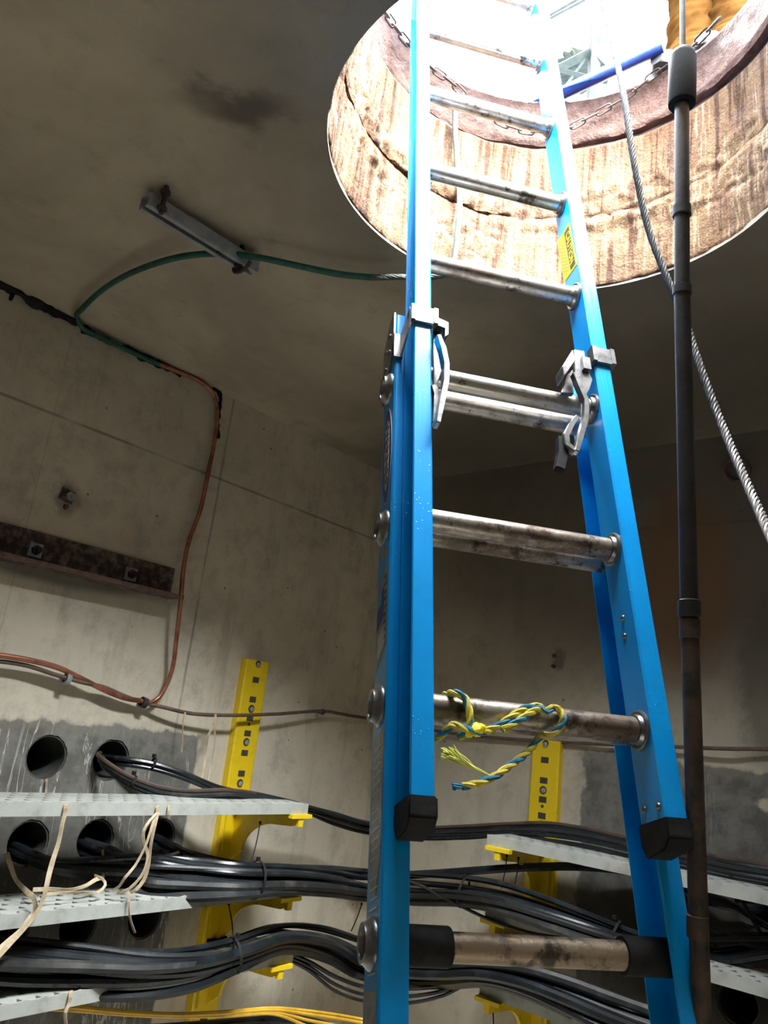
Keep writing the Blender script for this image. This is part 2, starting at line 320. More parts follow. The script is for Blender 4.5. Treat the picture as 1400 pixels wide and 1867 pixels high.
def spline(pts, step=0.02):
    pts = [V(p) for p in pts]; out = []
    q = [pts[0] * 2 - pts[1]] + pts + [pts[-1] * 2 - pts[-2]]
    for i in range(1, len(q) - 2):
        p0, p1, p2, p3 = q[i - 1:i + 3]
        k = max(2, int((p2 - p1).length / step))
        def tj(a, b, t): return t + max((b - a).length, 1e-5) ** 0.5
        t0 = 0; t1 = tj(p0, p1, t0); t2 = tj(p1, p2, t1); t3 = tj(p2, p3, t2)
        for j in range(k):
            t = t1 + (t2 - t1) * j / k
            A1 = p0 * ((t1 - t) / (t1 - t0)) + p1 * ((t - t0) / (t1 - t0)); A2 = p1 * ((t2 - t) / (t2 - t1)) + p2 * ((t - t1) / (t2 - t1)); A3 = p2 * ((t3 - t) / (t3 - t2)) + p3 * ((t - t2) / (t3 - t2))
            B1 = A1 * ((t2 - t) / (t2 - t0)) + A2 * ((t - t0) / (t2 - t0)); B2 = A2 * ((t3 - t) / (t3 - t1)) + A3 * ((t - t1) / (t3 - t1))
            out.append(B1 * ((t2 - t) / (t2 - t1)) + B2 * ((t - t1) / (t2 - t1)))
    out.append(q[-2].copy()); return out
def frames(path):
    fr = []; up = None
    for i, p in enumerate(path):
        a = path[max(i - 1, 0)]; b = path[min(i + 1, len(path) - 1)]; t = (b - a)
        t = t.normalized() if t.length > 1e-9 else V((0, 0, 1))
        if up is None: up = V((0, 0, 1)) if abs(t.z) < 0.9 else V((1, 0, 0))
        n_ = up - t * up.dot(t)
        if n_.length < 1e-6: n_ = t.orthogonal()
        n_.normalize(); up = n_; fr.append((p, t, n_, t.cross(n_)))
    return fr
def tube(bm, path, r, seg=10, mi=0, cap=True, closed=False):
    fr = frames(path); rings = []
    for i, (p, t, a, b) in enumerate(fr):
        rr = r(i / max(1, len(fr) - 1)) if callable(r) else r
        rings.append([bm.verts.new(p + (a * math.cos(2 * PI * k / seg) + b * math.sin(2 * PI * k / seg)) * rr) for k in range(seg)])
    pairs = list(zip(rings, rings[1:])) + ([(rings[-1], rings[0])] if closed else [])
    for A, B in pairs:
        for k in range(seg): bm.faces.new((A[k], A[(k + 1) % seg], B[(k + 1) % seg], B[k])).material_index = mi
    if cap and not closed:
        bm.faces.new(list(reversed(rings[0]))).material_index = mi; bm.faces.new(rings[-1]).material_index = mi
def lathe(bm, prof, origin, axis, seg=28, mi=0, caps=True):
    """prof: (radius, height) pairs along axis"""
    axis = V(axis).normalized(); a = axis.orthogonal().normalized(); b = axis.cross(a); o = V(origin); rings = []
    for (r, h) in prof:
        rings.append([bm.verts.new(o + axis * h + (a * math.cos(2 * PI * k / seg) + b * math.sin(2 * PI * k / seg)) * max(r, 1e-5)) for k in range(seg)])
    for A, B in zip(rings, rings[1:]):
        for k in range(seg): bm.faces.new((A[k], A[(k + 1) % seg], B[(k + 1) % seg], B[k])).material_index = mi
    if caps:
        bm.faces.new(list(reversed(rings[0]))).material_index = mi; bm.faces.new(rings[-1]).material_index = mi
def rope_bm(bm, path, R, strands, pitch, mis, rs=None, seg=6, phase=0):
    fr = frames(path); L = 0; ph = []
    for i in range(len(path)):
        if i: L += (path[i] - path[i - 1]).length
        ph.append(2 * PI * L / pitch + phase)
    for k in range(strands):
        pp = []
        for (p, t, a, b), f in zip(fr, ph):
            g = f + 2 * PI * k / strands; pp.append(p + (a * math.cos(g) + b * math.sin(g)) * R)
        tube(bm, pp, rs or R, seg, mis[k % len(mis)])
def ribbon(name, pts, w, mt, parent=None, twist=0.0, side=None, th=0.0012):
    path = spline(pts, 0.012); fr = frames(path); bm = bmesh.new(); rows = []
    for i, (p, t, a, b) in enumerate(fr):
        view = (p - CAM).normalized(); sd = view.cross(t); sd = sd.normalized() if sd.length > 1e-4 else a
        if side is not None: sd = (V(side) - t * V(side).dot(t)).normalized()
        an = twist * math.sin(i * 0.23) ; sd = Matrix.Rotation(an, 3, t) @ sd; nn = t.cross(sd)
        rows.append([bm.verts.new(p + sd * sx * w / 2 + nn * sy * th / 2) for sx, sy in ((-1, -1), (1, -1), (1, 1), (-1, 1))])
    for A, B in zip(rows, rows[1:]):
        for k in range(4): bm.faces.new((A[k], A[(k + 1) % 4], B[(k + 1) % 4], B[k]))
    bm.faces.new(rows[0][::-1]); bm.faces.new(rows[-1])
    return obj(name, bm, mt, parent, smooth=False)
def sheet_with_holes(name, outer, holes, thick, mt, place):
    """flat slab with round holes; outer and holes in 2D, place() maps (a, b, depth) to the room"""
    cu = bpy.data.curves.new(name, 'CURVE'); cu.dimensions = '2D'; cu.fill_mode = 'BOTH'; cu.extrude = thick / 2; cu.resolution_u = 1
    for loop in [outer] + holes:
        s = cu.splines.new('POLY'); s.points.add(len(loop) - 1); s.use_cyclic_u = True
        for q, p in zip(s.points, loop): q.co = (p[0], p[1], 0, 1)
    o = bpy.data.objects.new(name, cu); C.objects.link(o)
    dg = bpy.context.evaluated_depsgraph_get(); me = bpy.data.meshes.new_from_object(o.evaluated_get(dg))
    bpy.data.objects.remove(o)
    for v in me.vertices: v.co = place(v.co.x, v.co.y, v.co.z + thick / 2)
    me.materials.clear(); me.materials.append(mt); me.name = name
    return link(bpy.data.objects.new(name, me))
def circle(cx, cy, r, k=40, jit=0.0, seed=0):
    rnd = random.Random(seed); return [(cx + (r + rnd.uniform(-jit, jit)) * math.cos(2 * PI * i / k), cy + (r + rnd.uniform(-jit, jit)) * math.sin(2 * PI * i / k)) for i in range(k)]
def text_mesh(body, size, ext=0.0003, bold=0.0):
    cu = bpy.data.curves.new('t', 'FONT'); cu.body = body; cu.size = size; cu.align_x = 'CENTER'; cu.align_y = 'CENTER'; cu.extrude = ext; cu.offset = bold; cu.resolution_u = 3
    o = bpy.data.objects.new('t', cu); C.objects.link(o)
    dg = bpy.context.evaluated_depsgraph_get(); me = bpy.data.meshes.new_from_object(o.evaluated_get(dg)); bpy.data.objects.remove(o)
    return me

# ------------------------------------------------------------------ the vault
# duct openings: on the left wall (x, z) and on the back wall (y, z)
lx = [onL(85, 1380).x + k * 0.225 for k in (-1, 0, 1)]
rowz = [onL(85, 1380).z, onL(85, 1380).z - 0.25, onL(85, 1380).z - 0.50]
left_ducts = [(x, rowz[0]) for x in lx] + [(x, rowz[1]) for x in lx + [lx[2] + 0.245]] + [(x, rowz[2]) for x in lx + [lx[2] + 0.245]]
bd = [onB(1240, 1545), onB(1372, 1655), onB(1345, 1830)]
back_ducts = [(p.y, p.z) for p in bd] + [(bd[0].y - 0.005, bd[1].z + 0.02), (bd[0].y + 0.01, bd[2].z)]
def placeL(a, b, d): return V((a, YL + d, b))
def placeB(a, b, d): return V((XB + d, a, b))
DR = 0.067
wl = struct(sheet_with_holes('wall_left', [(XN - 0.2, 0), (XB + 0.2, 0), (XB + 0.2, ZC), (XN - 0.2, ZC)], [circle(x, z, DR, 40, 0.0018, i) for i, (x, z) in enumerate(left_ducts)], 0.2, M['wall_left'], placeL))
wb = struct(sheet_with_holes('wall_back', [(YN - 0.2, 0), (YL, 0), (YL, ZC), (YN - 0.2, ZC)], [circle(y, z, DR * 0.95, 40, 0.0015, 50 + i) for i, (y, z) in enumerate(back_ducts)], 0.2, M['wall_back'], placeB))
bm = bmesh.new(); box(bm, (XN - 0.2, YN - 0.2, 0), (XB + 0.2, YN, ZC)); struct(obj('wall_near_side', bm, M['rear'], smooth=False))
bm = bmesh.new(); box(bm, (XN - 0.2, YN, 0), (XN, YL, ZC)); struct(obj('wall_rear', bm, M['rear'], smooth=False))
bm = bmesh.new(); box(bm, (XN - 0.4, YN - 0.4, -0.2), (XB + 0.4, YL + 0.4, 0)); struct(obj('floor', bm, M['floor'], smooth=False))
ce = struct(sheet_with_holes('ceiling', [(XN - 0.3, YN - 0.3), (XB + 0.3, YN - 0.3), (XB + 0.3, YL + 0.3), (XN - 0.3, YL + 0.3)], [circle(HC.x, HC.y, HR + 0.003, 160)], 0.16, M['ceiling'], lambda a, b, d: V((a, b, ZC + d + 0.0))))
street = struct(sheet_with_holes('floor_street', [(-14, -14), (16, -14), (16, 16), (-14, 16)], [circle(HC.x, HC.y, HR + 0.06, 120)], 0.12, M['street'], lambda a, b, d: V((a, b, ZG - 0.14 + d))))
# the shaft: three rings of rough wet concrete
def ring(name, z0, z1, r0, amp, off=(0, 0), step=0.006, seg=300, thick=0.16, lumps=0.0, seed=0.0):
    bm = bmesh.new(); nz = max(3, int((z1 - z0) / step)); rows = []
    for j in range(nz + 1):
        z = z0 + (z1 - z0) * j / nz; row = []
        for k in range(seg):
            a = 2 * PI * k / seg; c, s = math.cos(a), math.sin(a); q = V((c * r0, s * r0, z + seed))
            d = noise.noise(q * 5) * amp + noise.noise(q * 16) * amp * 0.6 + noise.noise(q * 45) * amp * 0.35
            if lumps:
                t = math.exp(-((z - (ZC + lumps + 0.03 * math.sin(3 * a + 1))) / 0.045) ** 2); d += t * (abs(noise.noise(q * 22)) * 0.022 - 0.004 + noise.noise(q * 60) * 0.005)
            e = min(z - z0, z1 - z) ; d += (0.006 * max(0, 1 - e / 0.012)) * (-1)
            zz = z + ((noise.noise(V((c * 9, s * 9, seed))) * 0.007 + (0.006 if z0 < ZC + 0.1 else 0)) if j in (0, nz) and not (lumps == 0 and j == nz and name.endswith('upper')) else 0)
            r = r0 - d; row.append(bm.verts.new((HC.x + off[0] + c * r, HC.y + off[1] + s * r, zz)))
        rows.append(row)
    outer = [[bm.verts.new((HC.x + off[0] + math.cos(2 * PI * k / seg) * (r0 + thick), HC.y + off[1] + math.sin(2 * PI * k / seg) * (r0 + thick), z)) for k in range(seg)] for z in (z1, z0)]
    rr = rows + outer + [rows[0]]
    for A, B in zip(rr, rr[1:]):
        for k in range(seg): bm.faces.new((A[k], A[(k + 1) % seg], B[(k + 1) % seg], B[k]))
    return struct(obj(name, bm, M['shaft'], ang=60))
ring('wall_shaft_lower', ZC + 0.002, ZC + 0.226, HR - 0.001, 0.006, lumps=0.17, seed=1.3)
ring('wall_shaft_middle', ZC + 0.229, ZC + 0.470, HR - 0.002, 0.004, off=(0.004, -0.006), lumps=0.26, seed=7.7)
ring('wall_shaft_upper', ZC + 0.484, ZG, HR - 0.004, 0.0015, off=(-0.004, 0.012), seed=4.1)
bm = bmesh.new(); lathe(bm, [(HR + 0.015, 0.462), (HR + 0.015, 0.49)], (HC.x, HC.y, ZC), (0, 0, 1), 120, caps=False)
lathe(bm, [(HR + 0.19, 0.49), (HR + 0.19, 0.462)], (HC.x, HC.y, ZC), (0, 0, 1), 120, caps=False)
struct(obj('trim_1', bm, M['rustb']))

# ------------------------------------------------------------------ duct linings
def duct(x, z, wall, label, group=None, rr=DR):
    ax = V((0, 1, 0)) if wall == 'L' else V((1, 0, 0)); o = V((x, YL, z)) if wall == 'L' else V((XB, x, z))
    bm = bmesh.new(); seed = x * 10
    lathe(bm, [(rr + 0.012, 0.004), (rr + 0.006, 0.006), (rr - 0.004, 0.004), (rr - 0.005, 0.7), (0.001, 0.701), (0.001, 0.706), (rr + 0.003, 0.706), (rr + 0.012, 0.02), (rr + 0.012, 0.004)], (0, 0, 0), ax, 40, caps=False)
    t = obj('duct', bm, M['duct']); t.location = o
    return tag(t, label, 'duct', group)
LD = ['duct mouth at the left end of the top row on the left wall', 'empty round duct mouth in grey concrete with a tan string at its lip', 'duct mouth above the left top shelf with two black cables leaving it',
      'duct mouth at the left end of the row under the left top shelf', 'broken dark duct mouth under the left top shelf, below the empty one', 'dark duct mouth under the left top shelf with a tan tape hanging from it', 'rightmost duct mouth under the left top shelf, behind the knotted tapes']
for i, (x, z) in enumerate(left_ducts):
    duct(x, z, 'L', LD[i] if i < len(LD) else 'shadowed duct mouth on the left wall behind the lowest cable bundle', None if i < len(LD) else 'ducts in the lowest row of the left wall', DR - 0.002)
BD = ['dark duct mouth on the back wall just behind the right ladder rail, above the shelf', 'large black duct mouth on the back wall between the right shelves, nearest the right edge', 'black duct mouth on the back wall below the lowest right shelf',
      'duct mouth on the back wall hidden between ladder rail and dark pole', 'lowest duct mouth on the back wall behind the right ladder rail']
for i, (y, z) in enumerate(back_ducts): duct(y, z, 'B', BD[i], None, DR * 0.95 - 0.002)

# ------------------------------------------------------------------ cable racks and shelves
def stanchion(wall, pos, ztop, zbot, label, w=0.118):
    """yellow U-shaped upright; a: along wall, d: out of wall"""
    root = empty('cable_rack', (pos, YL, zbot) if wall == 'L' else (XB, pos, zbot))
    if wall == 'B': root.rotation_euler = (0, 0, -PI / 2)
    tag(root, label, 'cable rack')
    Hh = ztop - zbot; bm = bmesh.new(); d0, d1, t = 0.0, -0.034, 0.006; hw = w / 2
    poly = [(-hw, d0), (-hw, d1 + 0.004), (-hw + 0.006, d1), (hw - 0.006, d1), (hw, d1 + 0.004), (hw, d0), (hw - t, d0), (hw - t, d1 + t), (-hw + t, d1 + t), (-hw + t, d0)]
    prism(bm, poly, 2, 0, Hh)
    obj('upright', bm, M['yellow'], root, smooth=False)
    # slots: square, round, square, small round, square ... down the face
    z = Hh - 0.075; k = 0
    pat = [('s', 0.076), ('s', 0.032), ('o', 0.04), ('s', 0.028), ('d', 0.033), ('s', 0.028)]
    pat = [('s', 0.075), ('s', 0.035), ('o', 0.034), ('s', 0.024), ('d', 0.034), ('s', 0.032), ('o', 0.04)]
    while z > 0.02:
        kind, st = pat[k % len(pat)]; k += 1
        bm = bmesh.new(); y0, y1 = d1 - 0.0006, d1 + 0.004
        if kind == 's':
            box(bm, (-0.016, y0, z - 0.011), (0.016, y1, z + 0.011)); obj('slot', bm, M['slot'], root, smooth=False)
        elif kind == 'o':
            lathe(bm, [(0.015, 0), (0.015, 0.005)], (0, y1, z), (0, -1, 0), 20); s_ = obj('round_slot', bm, M['slot'], root)
            bm = bmesh.new(); lathe(bm, [(0.010, -0.004), (0.010, 0.004), (0.006, 0.006)], (0.002, d1, z - 0.002), (0, -1, 0), 12); obj('bolt', bm, M['galv'], s_)
        else:
            lathe(bm, [(0.006, 0), (0.006, 0.005)], (0, y1, z), (0, -1, 0), 14); obj('pin_hole', bm, M['slot'], root)
        z -= st
    # notch at the head
    bm = bmesh.new(); lathe(bm, [(0.013, 0), (0.013, 0.005)], (0, d1 + 0.004, Hh - 0.013), (0, -1, 0), 20); s_ = obj('round_slot', bm, M['slot'], root)
    bm = bmesh.new(); lathe(bm, [(0.010, -0.004), (0.010, 0.005), (0.006, 0.007)], (0, d1, Hh - 0.018), (0, -1, 0), 12); obj('bolt', bm, M['galv'], s_)
    return root
def arm(wall, pos, ztip, reach, label):
    root = empty('shelf_arm', (pos, YL, ztip) if wall == 'L' else (XB, pos, ztip))
    if wall == 'B': root.rotation_euler = (0, 0, -PI / 2)
    tag(root, label, 'bracket arm')
    d = -0.036; bm = bmesh.new(); L = -reach
    # web plate, deep at the wall and curved up to the tip
    poly = [(d, -0.005), (L, -0.005), (L, -0.026), (L + 0.03, -0.040)]
    for k in range(0, 9):
        a = PI / 2 * k / 8; poly.append((L + 0.10 + (abs(L) - 0.20) * math.sin(a), -0.046 - 0.115 * (1 - math.cos(a))))
    poly += [(d - 0.01, -0.20), (d, -0.20)]
    prism(bm, poly, 0, -0.006, 0.006); obj('web', bm, M['yellow'], root, smooth=False)
    bm = bmesh.new(); box(bm, (-0.036, L, -0.006), (0.036, d, 0.0)); obj('flange', bm, M['yellow'], root, smooth=False)
    bm = bmesh.new(); box(bm, (-0.048, L - 0.012, -0.009), (0.048, L + 0.01, 0.004)); box(bm, (-0.011, L - 0.008, -0.036), (0.011, L + 0.006, -0.009)); obj('tip', bm, M['yellow'], root, smooth=False)
    bm = bmesh.new(); box(bm, (-0.045, d - 0.006, -0.21), (0.045, d, 0.01)); obj('hook_plate', bm, M['yellow'], root, smooth=False)
    return root
def shelf(wall, a0, a1, ztop, d0, d1, label):
    """a: along the wall from free end a0 to a1; d: distance from the wall"""
    L = abs(a1 - a0)
    if wall == 'L': root = V((min(a0, a1), YL - d1, ztop)); rot = 0
    else: root = V((XB - d1, max(a0, a1), ztop)); rot = -PI / 2
    bm = bmesh.new(); W_ = d1 - d0; hl = 0.032
    box(bm, (0, 0.004, -0.005), (L, W_, 0.0))
    # front lip with a toothed upper edge
    k = int(L / 0.05); pts = [(0, -hl), (0, 0.002)]
    for i in range(k):
        x = i * L / k; pts += [(x + 0.006, 0.002), (x + 0.02, 0.005), (x + 0.034, 0.002)]
    pts += [(L, 0.002), (L, -hl)]
    prism(bm, pts, 1, 0.0, 0.005)
    box(bm, (0, W_ - 0.005, -hl), (L, W_, -0.005))
    for i in range(int(L / 0.1)):
        x = (i + 0.5) * 0.1; box(bm, (x, 0.005, -hl * 0.8), (x + 0.004, W_ - 0.005, -0.005))
    o = obj('cable_shelf', bm, M['shelf'], smooth=False); o.location = root; o.rotation_euler = (0, 0, rot)
    return tag(o, label, 'shelf')
xr = (onL(438, 1202).x + onL(484, 1205).x) / 2
yr = (onB(978, 1350).y + onB(1028, 1350).y) / 2
stanchion('L', xr, onL(462, 1204).z, 0.25, 'tall yellow slotted plastic cable rack upright on the left wall')
stanchion('B', yr, onB(1003, 1350).z, 0.25, 'yellow slotted cable rack upright on the back wall, seen between the ladder rails')
def zat(x, y, wall, d): return (onL if wall == 'L' else onB)(x, y, d).z
REACH = 0.36
zsL = [zat(400, 1466, 'L', REACH + 0.01), zat(300, 1640, 'L', REACH + 0.01), zat(500, 1742, 'L', REACH + 0.01)]
zsB = [zat(1100, 1566, 'B', REACH - 0.04), zat(960, 1675, 'B', REACH - 0.04), zat(940, 1817, 'B', REACH - 0.04)]
NM = ['top', 'middle', 'lowest']
for i in range(3):
    xe = [onL(558, 1475, REACH).x, onL(540, 1630, REACH).x, onL(530, 1750, REACH).x][i]
    shelf('L', xe, 0.2, zsL[i], 0.165, REACH + 0.01, NM[i] + ' grey perforated cable shelf on the left wall' + (' carrying two thin cable runs' if i == 0 else ' under the black cable bundle'))
    arm('L', xr - 0.03 * 0, zsL[i] - 0.036, REACH + 0.012, 'yellow arm under the %s left shelf, ending in a T-shaped tip' % NM[i])
    ye = [onB(888, 1525, REACH - 0.04).y, onB(885, 1655, REACH - 0.04).y, onB(875, 1785, REACH - 0.04).y][i]
    shelf('B', ye, 0.1, zsB[i], 0.13, REACH - 0.04, NM[i] + ' grey cable shelf on the back wall behind the ladder')
    arm('B', yr, zsB[i] - 0.036, REACH - 0.03, 'yellow arm holding the %s shelf on the back wall' % NM[i])
PRINT = []
# ------------------------------------------------------------------ the extension ladder
LP = V((0.97880908, 0.78825029, 0.64156601)) + CAM
LU = V((0.7995111, -0.60055364, 0.01083182)); LW = V((0.16930503, 0.24262307, 0.95523288)); LN = V((0.57629664, 0.7618854, -0.29565659))
W = 0.3269; E_ = 0.033
S0 = -(LP.z + LN.z * 0.10) / LW.z       # where the base rails meet the floor
lad = bpy.data.objects.new('extension_ladder', None); C.objects.link(lad); lad.empty_display_size = 0.05
base_pt = LP + LW * S0
mm = Matrix((LU, LN, LW)).transposed().to_4x4(); mm.translation = base_pt; lad.matrix_world = mm
tag(lad, 'blue fibreglass extension ladder with aluminium rungs, leaning up through the round opening', 'ladder')
def S(s): return s - S0      # rung coordinate to local height
def lad_at(x, y, n_):        # photo point on a plane parallel to the ladder's front, depth n_: (u, s)
    r = ray(x, y); o = LP + LN * n_; t = (o - CAM).dot(LN) / r.dot(LN); q = CAM + r * t - LP; return q.dot(LU), q.dot(LW)
def web_at(x, y, u_):        # photo point on a rail's side face: (n, s)
    r = ray(x, y); o = LP + LU * u_; t = (o - CAM).dot(LU) / r.dot(LU); q = CAM + r * t - LP; return q.dot(LN), q.dot(LW)
def crail(name, uw, ut, n0, n1, s0, s1, t=0.0042):
    """channel: web at u=uw, flanges reach to ut; front at n0, back at n1"""
    sg = 1 if ut > uw else -1; b = 0.003
    poly = [(uw, n0 + b), (uw + sg * b, n0), (ut - sg * b * 0.6, n0), (ut, n0 + b * 0.6), (ut, n0 + t), (uw + sg * t, n0 + t), (uw + sg * t, n1 - t), (ut, n1 - t), (ut, n1 - b * 0.6), (ut - sg * b * 0.6, n1), (uw + sg * b, n1), (uw, n1 - b)]
    bm = bmesh.new(); prism(bm, poly, 2, S(s0), S(s1)); return obj(name, bm, M['fly_blue'], lad, smooth=True, ang=25)
FD = 0.066; B0, B1 = 0.069, 0.146
BL = -0.050; BR = W + 0.057
FS0, FS1 = -0.750, 2.05
BS1 = 0.165
crail('fly_rail', 0.0, -E_, 0, FD, FS0, FS1)
crail('fly_rail', W, W + E_, 0, FD, FS0, FS1)
rl = crail('base_rail', BL, BL + 0.038, B0, B1, S0, BS1)
rr_ = crail('base_rail', BR, BR - 0.036, B0, B1, S0, BS1)
# fly end caps
for uw, ut in ((0.0, -E_), (W, W + E_)):
    lo, hi = min(uw, ut) - 0.003, max(uw, ut) + 0.003; bm = bmesh.new()
    prism(bm, [(-0.003, 0.0), (-0.003, -0.026), (0.012, -0.040), (FD - 0.008, -0.046), (FD + 0.002, -0.03), (FD + 0.002, 0.0)], 0, lo, hi, mat=Matrix.Translation((0, 0, S(FS0))))
    bmesh.ops.bevel(bm, geom=bm.edges[:], offset=0.0025, segments=2, affect='EDGES')
    obj('end_cap', bm, M['rubber'], lad)
# rungs
def rung_profile(r=0.0185, teeth=True):
    pts = []
    for k in range(26):
        a = math.radians(-235 + 290 * k / 25); pts.append((math.cos(a) * r, math.sin(a) * r))   # round, open at the top
    top = pts[-1][1]; xl, xr_ = pts[0][0], pts[-1][0]
    k = 9
    for i in range(1, k): 
        x = xr_ + (xl - xr_) * i / k; pts.append((x, top + (0.0022 if i % 2 else 0.0)))
    return pts
tilt = math.radians(14)
def rung(s, nc, u0, u1, mt, boots=False):
    bm = bmesh.new(); pr = []
    for (a, b) in rung_profile():
        ca, sa = math.cos(-tilt), math.sin(-tilt); pr.append((nc + a * ca - b * sa, b * ca + a * sa))
    prism(bm, pr, 0, u0, u1, mat=Matrix.Translation((0, 0, S(s) - 0.014)))
    return obj('rung', bm, mt, lad, smooth=True, ang=30)
def ferrule(par, u, n_, s, sg, big=1.0):
    bm = bmesh.new()
    lathe(bm, [(0.0185, 0.011), (0.0212, 0.010), (0.0222, 0.006), (0.0235, 0.0035), (0.0245, 0.0045), (0.027, 0.005), (0.029 * big, 0.0035), (0.029 * big, 0.0)], (u, n_, S(s) - 0.014), (sg, 0, 0), 32)
    return obj('ferrule', bm, M['cast'], par)
for k in range(-2, 7):
    s = k * 0.3048; r0 = rung(s, FD / 2, 0.0, W + 0.004, M['alu'] if k > -1 else M['grimy'])
    ferrule(r0, W, FD / 2, s, -1)
nb = 0.108
for k in range(-7, 1):
    s = k * 0.3048 + 0.018; r0 = rung(s, nb, BL - 0.006, BR + 0.004, M['alu'] if k > -1 else M['grimy'] if k > -3 else M['muddy'])
    bm = bmesh.new(); lathe(bm, [(0.031, 0.0), (0.031, 0.003), (0.0285, 0.006), (0.0245, 0.010), (0.0235, 0.014), (0.019, 0.013), (0.017, 0.004), (0.001, 0.004)], (BL, nb, S(s) - 0.014), (-1, 0, 0), 32)
    obj('rivet_end', bm, M['cast'], r0)
    if k == -3:
        for a, b in ((BL + 0.004, 0.052), (W - 0.030, BR - 0.003)):
            bm = bmesh.new(); lathe(bm, [(0.0235, a), (0.0245, a + 0.002), (0.0245, b - 0.002), (0.0235, b)], (0, nb, S(s) - 0.014), (1, 0, 0), 28)
            bt = obj('rubber_boot', bm, M['rubber'], lad)
    elif k < 0:
        ferrule(r0, BR - 0.004, nb, s, -1)
# rivets on the right fly web and front flange drops
def rivet(u, n_, s, ax, r=0.0052):
    bm = bmesh.new(); lathe(bm, [(r, 0), (r, 0.001), (r * 0.8, 0.003), (r * 0.35, 0.0042)], (u, n_, S(s)), ax, 14); obj('rivet', bm, M['cast'], lad)
for px in ((1136, 1127), (1139, 1160), (1175, 1476), (1201, 1470)):
    a, b = web_at(px[0], px[1], W); rivet(W, min(max(a, 0.012), FD - 0.010), b, (-1, 0, 0))
# rail spacer in the groove between the left rails
a, b = lad_at(748, 1098, 0.068); bm = bmesh.new(); box(bm, (-0.030, FD - 0.004, S(b) - 0.030), (-0.004, B0 + 0.006, S(b) + 0.030)); obj('slide_block', bm, M['cast'], lad, smooth=False)
# rubber anti-slip feet out of view
for u in (BL + 0.018, BR - 0.018):
    bm = bmesh.new(); box(bm, (u - 0.03, B0 - 0.02, 0.0), (u + 0.03, B1 + 0.03, 0.03), mat=Matrix.Rotation(math.radians(17), 4, 'X') @ Matrix.Translation((0, 0, 0.02)))
    obj('foot', bm, M['rubber'], lad, smooth=False)
# guide brackets that wrap the fly flange: left and right
def strap(side):
    sg = -1 if side == 'l' else 1
    ue = -E_ if side == 'l' else W + E_         # flange tip
    uw = 0.0 if side == 'l' else W
    s_c = lad_at(768, 577, 0)[1] if side == 'l' else lad_at(1096, 652, 0)[1]
    bm = bmesh.new(); hh = 0.019; lo, hi = S(s_c) - hh, S(s_c) + hh
    a, b = (ue - 0.006, uw + 0.008) if side == 'l' else (uw - 0.004, ue + 0.006)
    box(bm, (a, -0.007, lo), (b, -0.001, hi))                       # front plate
    box(bm, (a - 0.002, -0.010, lo), (a + 0.006, 0.012, hi)); box(bm, (b - 0.006, -0.010, lo), (b + 0.002, 0.012, hi))   # folded edges
    if side == 'l':
        prism(bm, [(0.0, hi), (0.0, lo), (B0 - 0.002, lo - 0.030), (B0 + 0.020, lo - 0.030), (B0 + 0.020, hi - 0.012), (B0 - 0.004, hi - 0.010)], 0, ue - 0.009, ue - 0.005)
        box(bm, (BL - 0.004, B0 - 0.006, lo - 0.030), (ue - 0.004, B0 - 0.001, hi - 0.010))
    else:
        prism(bm, [(0.0, hi), (0.0, lo), (B0, lo - 0.02), (B0 + 0.02, lo - 0.02), (B0 + 0.02, hi - 0.01)], 0, ue + 0.004, ue + 0.008)
    o = obj('guide_bracket', bm, M['cast'], lad, smooth=False)
    return s_c
sL = strap('l'); sR = strap('r')
# inner saddle plate behind each lock, and the riveted side plate at the left
def plate(pts, mt, n0, n1, name='lock_plate', par=None):
    bm = bmesh.new(); prism(bm, [(u, S(s)) for u, s in pts], 1, n0, n1); bmesh.ops.bevel(bm, geom=bm.edges[:], offset=0.0012, segments=1, affect='EDGES'); return obj(name, bm, mt, par or lad, smooth=False)
def pp(pts, n_): return [lad_at(x, y, n_) for x, y in pts]
# left lock: channel at the top, long bent flipper, bottom tongue
lockl = plate(pp([(795, 580), (817, 590), (817, 612), (809, 618), (812, 600), (797, 596)], 0.0), M['cast'], -0.004, 0.028, 'rung_lock')
def strip(pts, w, n_, th, par, name='flipper', mt='cast'):
    """bent metal strip drawn in the ladder's front plane"""
    q = [V((u, 0, s)) for u, s in pp(pts, n_)]; bm = bmesh.new(); l, r = [], []
    for i, c in enumerate(q):
        d = (q[min(i + 1, len(q) - 1)] - q[max(i - 1, 0)]).normalized(); nn = V((-d.z, 0, d.x)); l.append(c + nn * w / 2); r.append(c - nn * w / 2)
    poly = [(c.x, S(c.z)) for c in l] + [(c.x, S(c.z)) for c in reversed(r)]
    prism(bm, poly, 1, n_ - th / 2, n_ + th / 2); bmesh.ops.bevel(bm, geom=bm.edges[:], offset=0.0015, segments=1, affect='EDGES')
    return obj(name, bm, M[mt], par, smooth=False)
plate(pp([(787, 600), (800, 606), (806, 640), (800, 690), (788, 720)], 0.02), M['cast'], 0.012, 0.020, 'back_plate', lockl)
strip([(797, 616), (806, 640), (813, 668), (811, 700), (803, 740), (796, 776)], 0.009, -0.012, 0.020, lockl)
strip([(789, 705), (797, 722), (795, 748), (792, 775)], 0.012, 0.004, 0.014, lockl, 'tongue')
